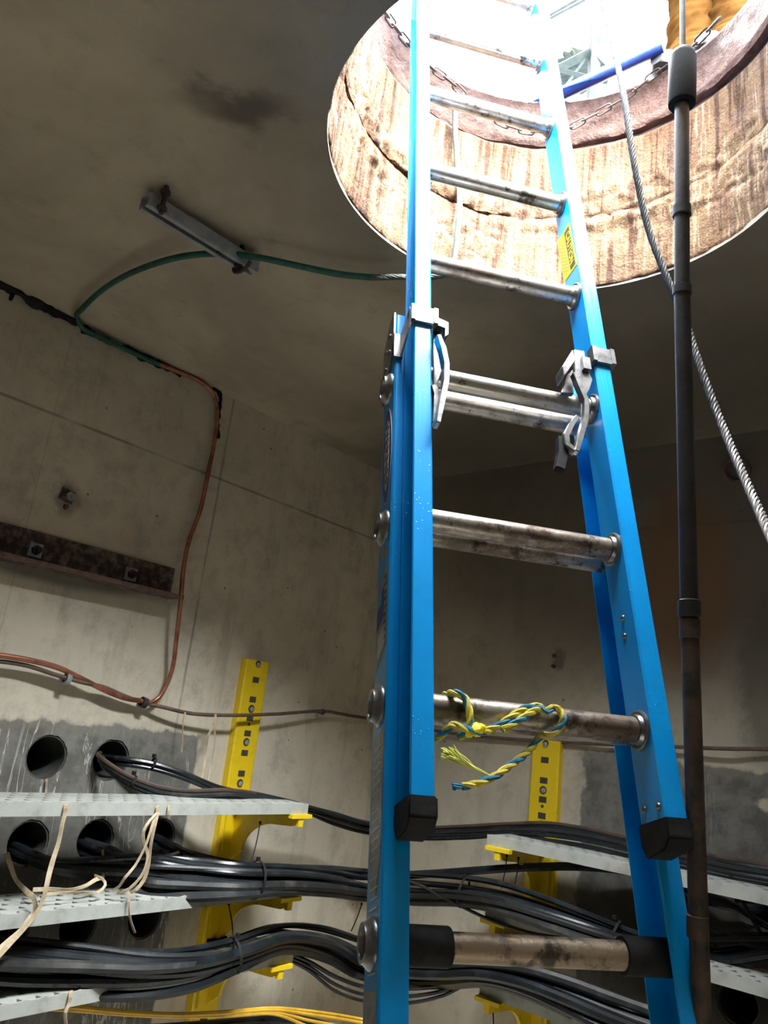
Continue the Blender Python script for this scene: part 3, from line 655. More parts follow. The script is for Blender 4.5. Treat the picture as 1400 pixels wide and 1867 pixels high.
# right lock
lockr = plate(pp([(1044, 640), (1063, 643), (1068, 680), (1078, 695), (1072, 712), (1060, 735), (1048, 700), (1045, 665)], 0.01), M['cast'], 0.004, 0.012, 'rung_lock')
plate(pp([(1022, 673), (1041, 642), (1046, 662), (1028, 688), (1025, 690)], -0.012), M['cast'], -0.020, 0.012, 'hood', lockr)
plate(pp([(1028, 690), (1040, 680), (1042, 724), (1019, 722)], 0.01), M['cast'], 0.000, 0.010, 'back_plate', lockr)
strip([(1045, 682), (1055, 706), (1068, 733), (1066, 765), (1056, 800), (1049, 826)], 0.009, -0.014, 0.014, lockr)
strip([(1049, 826), (1031, 813), (1029, 796), (1040, 776), (1051, 762)], 0.009, -0.010, 0.014, lockr, 'hook')
strip([(1023, 800), (1024, 830), (1019, 858)], 0.017, -0.002, 0.016, lockr, 'rubber_tip', 'rubber')
a, b = lad_at(1068, 663, 0.0)
bm = bmesh.new(); box(bm, (a - 0.008, -0.004, S(b) - 0.016), (a + 0.008, 0.05, S(b) + 0.014)); obj('saddle', bm, M['cast'], lockr, smooth=False)
# riveted guard plate on the outside of the left base rail head
bm = bmesh.new(); prism(bm, [(B0, S(BS1) + 0.004), (B0 + 0.03, S(BS1) + 0.008), (B1, S(BS1) - 0.04), (B1, S(BS1) - 0.17), (B0 + 0.015, S(BS1) - 0.10), (B0, S(BS1) - 0.05)], 0, BL - 0.004, BL - 0.0005)
gp = obj('side_plate', bm, M['cast'], lad, smooth=False)
for dn, ds in ((0.028, -0.035), (0.05, -0.06), (0.03, -0.075), (0.055, -0.10), (0.06, -0.14)):
    bm = bmesh.new(); lathe(bm, [(0.005, 0), (0.005, 0.002), (0.002, 0.004)], (BL - 0.004, B0 + dn, S(BS1 + ds)), (-1, 0, 0), 12); obj('rivet', bm, M['cast'], gp)

# stickers: each lies on a rail face
def sticker(name, pts, u_, mt, th=0.0005, par=None, lab=None):
    """pts: (n, s) outline on the side face at u_"""
    bm = bmesh.new(); prism(bm, [(a, S(b)) for a, b in pts], 0, u_ - th, u_); o = obj(name, bm, mt, par or lad, smooth=False)
    if lab: o['label'] = lab
    return o
def side_text(body, size, nc, s_c, u_, mt, par, flip=1, along=-1, ext=0.0003):
    """lettering that reads along the rail on a side face"""
    me = text_mesh(body, size, ext)
    # glyph x -> along the rail, glyph y -> across, glyph z -> out of the face
    X = V((0, 0, along)); Z = V((-1, 0, 0)); Y = Z.cross(X)
    mt4 = Matrix((X, Y * flip, Z)).transposed().to_4x4(); mt4.translation = V((u_, nc, S(s_c))); me.transform(mt4)
    me.materials.clear(); me.materials.append(mt); return link(bpy.data.objects.new('lettering', me), par)
fo = BL - 0.0002
# oval maker's badge
c0 = web_at(712, 738, BL)[1]; c1 = web_at(706, 915, BL)[1]; cs = (c0 + c1) / 2; hs = (c0 - c1) / 2; cn = B0 + 0.037; hn = 0.030
def oval(k1, k2, pinch=1.35): return [(cn + math.copysign(abs(math.sin(t)) ** pinch, math.sin(t)) * hn * k2, cs + math.cos(t) * hs * k1) for t in [2 * PI * i / 48 for i in range(48)]]
badge = sticker('badge', oval(1.0, 1.0), fo, M['white_ink'], lab='oval navy maker badge with white lettering')
sticker('badge_field', oval(0.975, 0.93), fo - 0.0005, M['blue_ink'], par=badge)
sticker('badge_band', [(cn - hn * 0.42, cs - hs * 0.62), (cn - hn * 0.50, cs), (cn - hn * 0.42, cs + hs * 0.62), (cn, cs + hs * 0.74), (cn + hn * 0.42, cs + hs * 0.62), (cn + hn * 0.50, cs), (cn + hn * 0.42, cs - hs * 0.62), (cn, cs - hs * 0.74)], fo - 0.001, M['white_ink'], par=badge)
side_text('WERNER', 0.036, cn, cs, fo - 0.0017, M['black_ink'], badge, 1, -1)
# small diamond, then the blue and grey specification label
d0 = web_at(704, 1000, BL)[1]
sticker('small_sticker', [(cn - 0.020, d0 - 0.012), (cn + 0.0, d0 - 0.022), (cn + 0.022, d0 + 0.004), (cn + 0.006, d0 + 0.016)], fo, M['grey_ink'], lab='small grey-edged sticker')
e0 = web_at(703, 1030, BL)[1]; e1 = web_at(690, 1212, BL)[1]
spec = sticker('specification_label', [(cn - 0.028, e0), (cn - 0.028, e1 + 0.02), (cn + 0.030, e1 - 0.008), (cn + 0.030, e0 - 0.035)], fo, M['grey_ink'], lab='grey, navy and cyan printed label, worn')
sticker('navy_panel', [(cn - 0.008, e0 - 0.035), (cn - 0.008, e1 + 0.072), (cn + 0.029, e1 + 0.058), (cn + 0.029, e0 - 0.055)], fo - 0.0005, M['blue_ink'], par=spec)
sticker('cyan_panel', [(cn + 0.006, e0 - 0.036), (cn + 0.006, e0 - 0.062), (cn + 0.029, e0 - 0.066), (cn + 0.029, e0 - 0.050)], fo - 0.0009, M['cyan_ink'], par=spec)
sticker('pale_panel', [(cn - 0.018, e1 + 0.055), (cn - 0.020, e1 + 0.022), (cn + 0.020, e1 + 0.006), (cn + 0.022, e1 + 0.045)], fo - 0.0005, M['silver'], par=spec)
for k in range(9):
    sb = e0 - 0.022 - k * 0.013; sticker('print_line', [(cn - 0.024, sb), (cn - 0.024, sb - 0.004), (cn - 0.012, sb - 0.004), (cn - 0.012, sb)], fo - 0.0005, M['black_ink'], par=spec)
g0 = web_at(688, 1340, BL)[1]; g1 = web_at(676, 1640, BL)[1]
lng = sticker('warning_label', [(cn - 0.030, g0 + 0.004), (cn - 0.030, g1 + 0.05), (cn - 0.010, g1), (cn + 0.026, g1 + 0.012), (cn + 0.030, g0 - 0.02), (cn + 0.022, g0 - 0.006)], fo, M['grey_ink'], lab='long scuffed grey label with worn print')
for k in range(24):
    if k % 7 == 6: continue
    sb = g0 - 0.02 - k * 0.012; sticker('print_line', [(cn - 0.022, sb), (cn - 0.022, sb - 0.0022), (cn + 0.018, sb - 0.0045), (cn + 0.018, sb - 0.0023)], fo - 0.0005, M['silver'], par=lng)
h0 = web_at(668, 1808, BL)[1]
sticker('lower_label', [(cn - 0.030, h0), (cn - 0.030, h0 - 0.16), (cn + 0.030, h0 - 0.16), (cn + 0.030, h0)], fo, M['grey_ink'], lab='grey label near the foot')
# yellow caution sticker on the inner face of the right fly rail
fi = W - 0.0003
tl, tr, br, bl = web_at(1017, 443, W), web_at(1038, 405, W), web_at(1052, 482, W), web_at(1029, 515, W)
ncs = (tl[0] + bl[0]) / 2, (tr[0] + br[0]) / 2
def quad(f0, f1, g0_, g1_):   # fractions across (0 back .. 1 front) and along
    def P2(f, g): 
        a = V(tl).lerp(V(tr), f); b = V(bl).lerp(V(br), f); return tuple(a.lerp(b, g))
    return [P2(f0, g0_), P2(f1, g0_), P2(f1, g1_), P2(f0, g1_)]
cst = sticker('caution_sticker', quad(0, 1, 0, 1), fi, M['yellow_ink'], lab='yellow caution sticker')
sticker('header', quad(0.56, 0.93, 0.05, 0.95), fi - 0.0005, M['black_ink'], par=cst)
q4 = quad(0.56, 0.93, 0.05, 0.95); cc = V((sum(a for a, b in q4) / 4, sum(b for a, b in q4) / 4)); 
side_text('CAUTION', abs(q4[1][0] - q4[0][0]) * 1.05, cc.x, cc.y, fi - 0.0012, M['yellow_ink'], cst, 1, -1)
for k in range(6):
    f = 0.08 + k * 0.075; sticker('print_line', quad(f, f + 0.022, 0.10 + 0.03 * (k % 3), 0.92 - 0.05 * (k % 2)), fi - 0.0005, M['black_ink'], par=cst)

# ------------------------------------------------------------------ the two-coloured rope tied round a rung
def lp3(x, y, n_):
    u, s = lad_at(x, y, n_); return LP + LU * u + LN * n_ + LW * s
rr0 = FD / 2 - 0.0185 - 0.006
root = empty('tie_rope', lp3(865, 1330, rr0)); tag(root, 'yellow and blue twisted rope knotted round a ladder rung, its end hanging loose', 'rope')
def rope_part(name, pts, R, mis, strands=3, pitch=0.052):
    path = spline([p - root.location for p in pts], 0.0035); bm = bmesh.new(); rope_bm(bm, path, R * 0.5, strands, pitch, [0, 0, 1], R * 0.62, 7)
    return obj(name, bm, [M['rope_y'], M['rope_b']], root)
f = rr0
rope_part('loop', [lp3(808, 1290, 0.075), lp3(806, 1272, 0.05), lp3(815, 1266, 0.03), lp3(832, 1264, 0.008), lp3(847, 1273, f), lp3(855, 1295, f - 0.004), lp3(857, 1316, f - 0.003), lp3(850, 1334, f), lp3(838, 1345, 0.02)], 0.0052, [0, 0, 1, 0])
rope_part('loop', [lp3(795, 1348, 0.06), lp3(812, 1333, 0.02), lp3(825, 1322, f), lp3(840, 1326, f - 0.004), lp3(862, 1334, f - 0.006), lp3(885, 1333, f - 0.002), lp3(905, 1325, f), lp3(930, 1309, f - 0.002), lp3(952, 1294, f), lp3(975, 1288, 0.008), lp3(988, 1291, 0.03)], 0.0052, [0, 1, 0, 0])
rope_part('loop', [lp3(916, 1331, f - 0.004), lp3(940, 1318, f - 0.008), lp3(965, 1301, f - 0.006), lp3(985, 1292, f - 0.002), lp3(998, 1298, 0.0), lp3(1006, 1290, 0.0), lp3(1020, 1296, f), lp3(1027, 1309, f - 0.004), lp3(1020, 1326, f), lp3(1008, 1337, 0.012), lp3(985, 1343, 0.03), lp3(965, 1368, 0.02), lp3(930, 1396, 0.008), lp3(900, 1417, 0.0), lp3(872, 1428, 0.0), lp3(842, 1434, 0.0)], 0.0050, [0, 1, 0, 1])
bm = bmesh.new()
for sx, sy, rx in ((868, 1331, 0.012), (856, 1336, 0.009), (878, 1328, 0.008)):
    c = lp3(sx, sy, f - 0.002) - root.location; bmesh.ops.create_icosphere(bm, subdivisions=2, radius=rx, matrix=Matrix.Translation(c) @ Matrix.Diagonal((1.1, 1, 0.8, 1)))
for v in bm.verts: v.co += V((noise.noise(v.co * 90), noise.noise(v.co * 90 + V((5, 0, 0))), noise.noise(v.co * 90 + V((9, 0, 0))))) * 0.004
obj('tape_knot', bm, M['tapey'], root)
bm = bmesh.new(); rnd = random.Random(3)
for k in range(70):
    e = (rnd.uniform(803, 830), rnd.uniform(1362, 1386)); dn = rnd.uniform(-0.008, 0.008)
    pts = [lp3(893, 1414, 0), lp3(868 + rnd.uniform(-2, 2), 1402 + rnd.uniform(-2, 2), dn * 0.3), lp3(848 + rnd.uniform(-5, 5), 1392 + rnd.uniform(-6, 5), dn * 0.7), lp3(e[0], e[1], dn)]
    tube(bm, spline([p - root.location for p in pts], 0.008), 0.0008, 4)
tube(bm, spline([p - root.location for p in [lp3(868, 1402, 0), lp3(850, 1382, 0), lp3(836, 1372, 0), lp3(827, 1358, 0)]], 0.006), 0.0006, 4)
obj('frayed_end', bm, M['fray'], root)
bm = bmesh.new()
for k in range(26):
    pts = [lp3(850, 1431, 0), lp3(838, 1434 + rnd.uniform(-4, 4), rnd.uniform(-0.004, 0.004)), lp3(rnd.uniform(824, 830), rnd.uniform(1426, 1441), rnd.uniform(-0.006, 0.006))]
    tube(bm, spline([p - root.location for p in pts], 0.006), 0.0011, 4)
obj('frayed_end', bm, M['rope_b'], root)['label'] = 'blue frayed tip'

# ------------------------------------------------------------------ the dark pole hanging in the opening
def vpt(x, y, hd):      # on a ray, at horizontal distance hd
    r = ray(x, y); k = hd / math.hypot(r.x, r.y); return CAM + r * k
PD = 1.22
pole = empty('probing_pole', vpt(1275, 1867, PD)); tag(pole, 'long dark jointed pole hanging down through the opening, with a fat sleeve near its top', 'pole')
def seg(name, a, b, r, mt, par=pole, extra=None):
    bm = bmesh.new(); A = a - pole.location; B = b - pole.location; d = B - A
    prof = extra(d.length) if extra else [(r, 0), (r, d.length)]
    lathe(bm, prof, A, d, 20); return obj(name, bm, mt, par)
tp = vpt(1244, -60, PD); p0 = vpt(1244.5, 92, PD); p1 = vpt(1243, 190, PD); p2 = vpt(1243, 385, PD); p3 = vpt(1243.5, 530, PD); p4 = vpt(1249, 900, PD); p5 = vpt(1257, 1128, PD); p6 = vpt(1268, 1500, PD); 
low = p6 + (p6 - p5).normalized() * (p6.z / ((p5 - p6).normalized().z)) * 0.98
seg('thin_rod', p0, tp, 0.0052, M['pole'])
def sl(L): return [(0.006, 0), (0.0235, 0.0), (0.0245, 0.006), (0.0245, L - 0.02), (0.021, L - 0.008), (0.010, L), (0.004, L + 0.004)]
seg('sleeve', p1, p0, 0.024, M['foam'], extra=sl)
s1_ = seg('rod', p3, p1, 0.0125, M['pole']); s2_ = seg('rod', p5, p3, 0.0132, M['pole']); s3_ = seg('rod', low, p5, 0.0128, M['pole_low'])
def collar(c, d, r, L, par, mt='pole'):
    bm = bmesh.new(); lathe(bm, [(r - 0.003, -L / 2), (r, -L / 2 + 0.002), (r, L / 2 - 0.002), (r - 0.003, L / 2)], c - pole.location, d, 20); obj('collar', bm, M[mt], par)
ud = (p3 - p5).normalized()
collar(p2, ud, 0.0155, 0.022, s1_); collar(p3, ud, 0.0155, 0.018, s1_); collar(p5 + ud * 0.015, ud, 0.0165, 0.026, s2_); collar(p5 - ud * 0.015, ud, 0.0148, 0.030, s2_, 'pole_low')
collar(vpt(1272, 1690, PD), ud, 0.0145, 0.03, s3_, 'pole_low')

# ------------------------------------------------------------------ steel rope crossing behind the pole
pts = [onR(1086, -60, 2.55), onR(1100, 0, 2.35), onR(1120, 90, 2.15), onR(1138, 180, 1.98), onR(1155, 290, 1.85), onR(1180, 410, 1.75), onR(1215, 505, 1.66), onR(1245, 575, 1.6), onR(1275, 665, 1.50), onR(1310, 760, 1.40), onR(1350, 856, 1.28), onR(1385, 935, 1.18), onR(1420, 1010, 1.08), onR(1500, 1180, 0.95), onR(1600, 1450, 0.95)]
end = pts[-1].copy(); pts += [V((end.x + 0.05, end.y - 0.1, 0.5)), V((end.x, end.y - 0.25, 0.02)), V((end.x - 0.3, end.y - 0.5, 0.015))]
bm = bmesh.new(); rope_bm(bm, spline(pts, 0.006), 0.0042, 6, 0.062, [0], 0.0030, 6)
o = obj('wire_rope', bm, M['wire']); origin_to(o, pts[-1]); tag(o, 'thick twisted steel wire rope slanting down behind the dark pole to the right edge', 'rope')

# grey rope down the shaft wall, then green along the ceiling to the strut and round into the left wall: one run
rad = HR - 0.03
def sh(x, y): return shaft(x, y, rad)
g = [sh(829, 190), sh(830, 240), sh(834, 300), sh(838, 370), sh(834, 420), sh(826, 470)]
g[-1] = V((g[-1].x, g[-1].y, ZC + 0.0))
gr = [g[-1], onC(812, 500, 0.045), onC(770, 507, 0.05), onC(735, 505, 0.05), onC(680, 506, 0.05), onC(620, 500, 0.05), onC(540, 484, 0.05), onC(490, 473, 0.05), onC(450, 466, 0.045)]
bm = bmesh.new(); rope_bm(bm, spline(g + gr[1:5], 0.008), 0.0048, 7, 0.09, [0], 0.0036, 5)
o = obj('ground_rope', bm, M['greygreen']); origin_to(o, g[0]); tag(o, 'grey stranded rope hanging down the shaft wall behind the ladder', 'rope')
a5 = gr[4:] + [onC(420, 463, 0.045), onC(375, 463, 0.05), onC(330, 468, 0.05), onC(270, 485, 0.045), onC(215, 510, 0.04), onC(175, 538, 0.04), onC(150, 563, 0.05), onL(141, 580, 0.045), onL(150, 598, 0.03), onL(185, 616, 0.03), onL(235, 640, 0.025), onL(290, 664, 0.025)]
bm = bmesh.new(); tube(bm, spline(a5, 0.015), 0.0085, 10)
o = obj('ground_wire', bm, M['green']); origin_to(o, a5[-1]); tag(o, 'dark green ground wire looping across the ceiling under the steel strut', 'wire')
cp = [onL(290, 664, 0.025), onL(330, 680, 0.025), onL(365, 695, 0.03), onL(385, 712, 0.035), onL(394, 735, 0.035), onL(396, 765, 0.03), onL(390, 810, 0.03), onL(380, 860, 0.03), onL(365, 930, 0.03), onL(345, 985, 0.035), onL(334, 1040, 0.07), onL(329, 1100, 0.085), onL(322, 1160, 0.07), onL(315, 1215, 0.05), onL(303, 1250, 0.04), onL(288, 1273, 0.035), onL(272, 1281, 0.035), onL(255, 1278, 0.035)]
bm = bmesh.new(); tube(bm, spline(cp, 0.012), 0.0078, 10)
o = obj('copper_wire', bm, M['copper']); origin_to(o, cp[-1]); tag(o, 'bright copper wire running down the left wall from the ceiling corner past the rusty angle', 'wire')
c2 = [onL(-220, 1190, 0.05), onL(-60, 1190, 0.05), onL(0, 1195, 0.05), onL(50, 1203, 0.05), onL(105, 1217, 0.045), onL(150, 1238, 0.04), onL(190, 1258, 0.04), onL(225, 1272, 0.04), onL(258, 1278, 0.036)]
bm = bmesh.new(); tube(bm, spline(c2, 0.012), 0.0085, 10)
o = obj('copper_wire', bm, M['copper']); origin_to(o, c2[0]); tag(o, 'shiny upper copper wire entering from the left edge at the white clip', 'wire')
c3 = [onL(-220, 1212, 0.04), onL(-60, 1205, 0.04), onL(0, 1206, 0.04), onL(50, 1214, 0.04), onL(100, 1230, 0.04), onL(150, 1244, 0.045), onL(190, 1253, 0.035), onL(225, 1268, 0.03), onL(262, 1281, 0.03), onL(300, 1290, 0.045), onL(350, 1301, 0.055), onL(420, 1304, 0.07), onL(500, 1302, 0.06), onL(590, 1297, 0.04), onL(640, 1305, 0.03)]
c3 += [V((XB - 0.06, YL - 0.05, onL(668, 1310, 0.03).z)), onB(740, 1322, 0.03), onB(830, 1338, 0.02), onB(1000, 1352, 0.015), onB(1100, 1357, 0.02), onB(1240, 1362, 0.03), onB(1320, 1365, 0.04), onB(1400, 1366, 0.03), onB(1500, 1372, 0.03)]
bm = bmesh.new(); tube(bm, spline(c3, 0.015), 0.0066, 10)
o = obj('ground_wire', bm, M['oldcopper']); origin_to(o, c3[0]); tag(o, 'brown ground wire strung level along both walls, crossing the left yellow rack', 'wire')
# clips
def clip(p, label, mt, r=0.014, w=0.007):
    bm = bmesh.new(); t = V((1, 0, -0.25)).normalized()
    prof = [(r - 0.003, -w), (r, -w), (r, w), (r - 0.003, w), (r - 0.003, -w)]
    lathe(bm, prof, (0, 0, 0), t, 20, caps=False)
    box(bm, (-0.004, r - 0.003, -0.008), (0.004, r + 0.022, 0.008))
    o = obj('wire_clip', bm, M[mt]); o.location = p; tag(o, label, 'clip')
clip(onL(122, 1238, 0.042), 'pale plastic clip holding the two copper wires', 'galv', 0.018, 0.008)
clip(onL(262, 1281, 0.034), 'dark clamp where the copper wires join the brown ground wire', 'dkbolt', 0.018, 0.010)
clip(onL(588, 1298, 0.042), 'small clip on the ground wire right of the left yellow rack', 'dkbolt', 0.011, 0.006)

# ------------------------------------------------------------------ strut on the ceiling
A = onC(262, 374, 0.055); B = onC(462, 497, 0.055); d = (B - A); L = d.length; d.normalize()
strut = empty('strut_channel', (A + B) / 2); tag(strut, 'galvanised steel strut hung flat under the ceiling by two dark bolts', 'strut')
ang_ = math.atan2(d.y, d.x); strut.rotation_euler = (0, 0, ang_)
bm = bmesh.new(); w = 0.021; t = 0.003; hh = 0.03
poly = [(-w, hh), (-w, -0.006), (-w * 0.35, -0.006), (-w * 0.35, 0.0), (-w + t, 0.0), (-w + t, hh - t), (w - t, hh - t), (w - t, 0.0), (w * 0.35, 0.0), (w * 0.35, -0.006), (w, -0.006), (w, hh)]
prism(bm, [(a, b) for a, b in poly], 0, -L / 2, L / 2); obj('channel', bm, M['galv'], strut, smooth=False)
inv = Matrix.Rotation(-ang_, 3, 'Z')
for (x, y, e) in ((297, 372, 0.0), (436, 478, 0.01)):
    q = inv @ (onC(x, y, 0.05) - strut.location); bm = bmesh.new()
    lathe(bm, [(0.006, -0.022), (0.006, 0.055)], (q.x, q.y, 0), (0, 0, 1), 10); lathe(bm, [(0.013, -0.012), (0.013, -0.004)], (q.x, q.y, 0), (0, 0, 1), 6); lathe(bm, [(0.013, 0.034), (0.013, 0.042)], (q.x, q.y, 0), (0, 0, 1), 6)
    obj('bolt', bm, M['dkbolt'], strut, smooth=False)
q = inv @ (onC(440, 482, 0.06) - strut.location); bm = bmesh.new()
tube(bm, spline([q + V((0, 0.035, 0.02)), q + V((0, 0.03, -0.01)), q + V((0, 0, -0.022)), q + V((0, -0.03, -0.016)), q + V((0, -0.04, -0.004))], 0.006), 0.005, 8)
obj('cable_clamp', bm, M['dkbolt'], strut)

# ------------------------------------------------------------------ rusted angle on the left wall
zt = onL(316, 1037).z; zb = onL(316, 1085, 0.0).z; x1 = onL(316, 1040).x
dleg = 0.085
zl = onL(334, 1088, dleg).z; x1b = onL(316, 1078).x
ar = empty('steel_angle', ((0.3 + x1) / 2, YL, zl)); tag(ar, 'heavy rusted steel angle bolted along the left wall above the copper wires', 'steel angle')
bm = bmesh.new(); box(bm, (0.3 - ar.location.x, -0.010, 0), (x1 - ar.location.x, 0.0, zt - zl)); box(bm, (0.3 - ar.location.x, -dleg, -0.009), (x1 - ar.location.x, 0.0, 0.0))
bmesh.ops.bevel(bm, geom=bm.edges[:], offset=0.0015, segments=1, affect='EDGES'); obj('angle_bar', bm, M['rust'], ar, smooth=False)
bm = bmesh.new(); a = onL(334, 1086, dleg); box(bm, (0.3 - ar.location.x, -dleg - 0.006, -0.010), (a.x - ar.location.x, -dleg + 0.004, 0.004)); o = obj('front_edge', bm, M['rustb'], ar, smooth=False); o['label'] = 'brown rusted front edge bar'
for (x, y) in ((64, 1003), (238, 1047)):
    p = onL(x, y, 0.012) - ar.location; bm = bmesh.new()
    box(bm, (p.x - 0.022, p.y - 0.004, p.z - 0.022), (p.x + 0.022, p.y + 0.002, p.z + 0.022)); o = obj('washer', bm, M['galv'], ar, smooth=False)
    bm = bmesh.new(); lathe(bm, [(0.015, 0), (0.015, 0.013), (0.009, 0.014), (0.009, 0.028)], p - V((0, 0.004, 0)), (0, -1, 0), 6); obj('nut', bm, M['dkbolt'], ar, smooth=False)
# old anchor above it
p = onL(122, 905, 0.0); an = empty('wall_anchor', p); tag(an, 'small corroded anchor plate and nut alone on the left wall', 'anchor')
bm = bmesh.new(); box(bm, (-0.024, -0.005, -0.018), (0.022, 0.0, 0.022), mat=Matrix.Rotation(0.15, 4, 'Y')); obj('plate', bm, M['rust'], an, smooth=False)
bm = bmesh.new(); lathe(bm, [(0.016, 0), (0.016, 0.014), (0.008, 0.015), (0.008, 0.026)], (0.006, -0.005, 0.0), (0, -1, 0), 6); obj('nut', bm, M['galv'], an, smooth=False)
bm = bmesh.new(); lathe(bm, [(0.009, 0), (0.008, 0.006), (0.002, 0.008)], (0.004, 0, -0.034), (0, -1, 0), 12); obj('stud', bm, M['rustb'], an)
# black tar hanging at the ceiling corner
def tar(pts, r, label):
    bm = bmesh.new(); path = spline(pts, 0.01); tube(bm, path, lambda t: r * (0.6 + 0.5 * abs(math.sin(t * 17 + 1)) * abs(math.cos(t * 5))), 8)
    for v in bm.verts: v.co += V((noise.noise(v.co * 40), 0, noise.noise(v.co * 40 + V((3, 3, 3))))) * r * 0.9
    o = obj('tar_strip', bm, M['rubber']); origin_to(o, pts[0]); tag(o, label, 'sealant')
tar([onL(-60, 487, 0.008), onL(0, 515, 0.008), onL(45, 541, 0.008), onL(95, 568, 0.008), onL(140, 590, 0.008)], 0.017, 'black tar oozing from the ceiling joint at the left edge')
tar([onL(150, 600, 0.004), onL(220, 632, 0.004), onL(280, 660, 0.004), onL(330, 683, 0.004)], 0.013, 'black tar line behind the green wire along the ceiling joint')
tar([onL(17, 523, 0.006), onL(23, 534, 0.006), onL(20, 546, 0.006)], 0.007, 'short black tar drip near the left edge')
tar([onL(388, 707, 0.006), onL(400, 715, 0.006), onL(400, 745, 0.006), onL(396, 775, 0.006), onL(399, 800, 0.006)], 0.009, 'black tar drip beside the bend of the copper wire')
# pulling ring on the back wall
p = onB(1345, 855, 0.0); rg = empty('pulling_ring', p); tag(rg, 'rusty iron ring in the dark back wall behind the wire rope', 'ring')
bm = bmesh.new(); tube(bm, [V((-0.022 - 0.018 * math.sin(t), 0.045 * math.cos(t), -0.01 + 0.035 * math.sin(t))) for t in [2 * PI * i / 28 for i in range(28)]], 0.0075, 8, closed=True); obj('ring_bar', bm, M['rustb'], rg)
bm = bmesh.new(); lathe(bm, [(0.016, 0), (0.013, 0.03), (0.005, 0.034)], (0, 0, 0.02), (-1, 0, 0), 12); obj('eye', bm, M['rustb'], rg)
p = onB(1010, 1205); an = empty('wall_anchor', p); tag(an, 'pair of rusted bolt stubs on the back wall above the right yellow rack', 'anchor')
for dz in (0.02, -0.022):
    bm = bmesh.new(); lathe(bm, [(0.008, 0), (0.007, 0.010), (0.002, 0.012)], (0, 0, dz), (-1, 0, 0), 12); obj('bolt', bm, M['rustb'], an)

# ------------------------------------------------------------------ cables
def cable(name, pts, r, mt, label, cat='cable', group=None, step=0.02, seg=8):
    bm = bmesh.new(); path = spline(pts, step); tube(bm, path, r, seg); o = obj(name, bm, mt); origin_to(o, path[0]); return tag(o, label, cat, group)
def bundle(name, spec, n, radii, mats, label, group, seed=0, starts=None, ends=None, wig=0.8, station=0):
    """spec: list of (point, half height, half depth); cables wander slowly inside that envelope"""
    rnd = random.Random(seed); ctr = [sp(s[0]) for s in spec]; N = len(ctr); out = []
    for i in range(n):
        a0 = 2 * PI * i * 0.381966 + rnd.uniform(-0.2, 0.2); q = math.sqrt((i + 0.5) / n); pts = []
        w1, w2, f1 = rnd.uniform(-wig, wig), rnd.uniform(-wig, wig), rnd.uniform(0.5, 1.3)
        for j in range(N):
            t = j / (N - 1); a = a0 + w1 * math.sin(6 * t * f1 + i) + w2 * 2 * t; qq = q * (1 + 0.30 * math.sin(7 * t + i * 2.1))
            tg = (ctr[min(j + 1, N - 1)] - ctr[max(j - 1, 0)]).normalized(); hz = tg.cross(V((0, 0, 1))).normalized(); up = hz.cross(tg)
            pts.append(ctr[j] + up * spec[j][1] * qq * math.sin(a) + hz * spec[j][2] * qq * math.cos(a))
        hgt = pts[station].z
        if starts: pts = [V(p) for p in starts[i % len(starts)]] + pts
        if ends: pts = pts + [V(p) for p in ends[i % len(ends)]]
        out.append((hgt, cable(name, pts, radii[i % len(radii)], mats[i % len(mats)], '', 'cable', group)))
    out.sort(key=lambda h: -h[0]); half = (n + 1) // 2
    ORD = ['uppermost', 'second from the top', 'third from the top', 'fourth from the top', 'fifth from the top', 'sixth from the top', 'seventh from the top', 'eighth from the top']
    OR2 = ['lowest', 'second from the bottom', 'third from the bottom', 'fourth from the bottom', 'fifth from the bottom', 'sixth from the bottom', 'seventh from the bottom', 'eighth from the bottom']
    for i, (h_, o) in enumerate(out): o['label'] = label % (ORD[i] if i < half else OR2[n - 1 - i])
    return out
def jit(p, r, rnd): return V(p) + V((rnd.uniform(-r, r), 0, rnd.uniform(-r, r)))
rz = random.Random(9)
bc, dc, brc = M['black_cable'], M['dusty_cable'], M['brown_cable']
def hole(i, dep): x, z = left_ducts[i]; return V((x, YL + dep, z))
def bhole(i, dep): y, z = back_ducts[i]; return V((XB + dep, y, z))
# run 1: two loose pairs on the top left shelf, then five cables round the corner
tail = [('L', 500, 1460, 0.22), ('L', 560, 1476, 0.21), ('L', 615, 1495, 0.21), ('L', 668, 1510, 0.24), ('B', 760, 1521, 0.18), ('B', 850, 1520, 0.17), ('B', 930, 1516, 0.16), ('B', 1010, 1521, 0.16), ('B', 1080, 1532, 0.16), ('B', 1150, 1548, 0.17), ('B', 1240, 1568, 0.17), ('B', 1330, 1588, 0.18), ('B', 1420, 1604, 0.18), ('B', 1560, 1640, 0.18)]
upper = [hole(2, 0.3), hole(2, 0.06) + V((0, 0, 0.0)), onL(215, 1386, 0.03), onL(270, 1394, 0.09), onL(330, 1412, 0.14), onL(400, 1440, 0.18), onL(450, 1450, 0.21)]
lower = [hole(2, 0.3), hole(2, 0.06), onL(185, 1390, 0.05), onL(232, 1422, 0.12), onL(285, 1443, 0.17), onL(340, 1452, 0.22), onL(420, 1451, 0.25)]
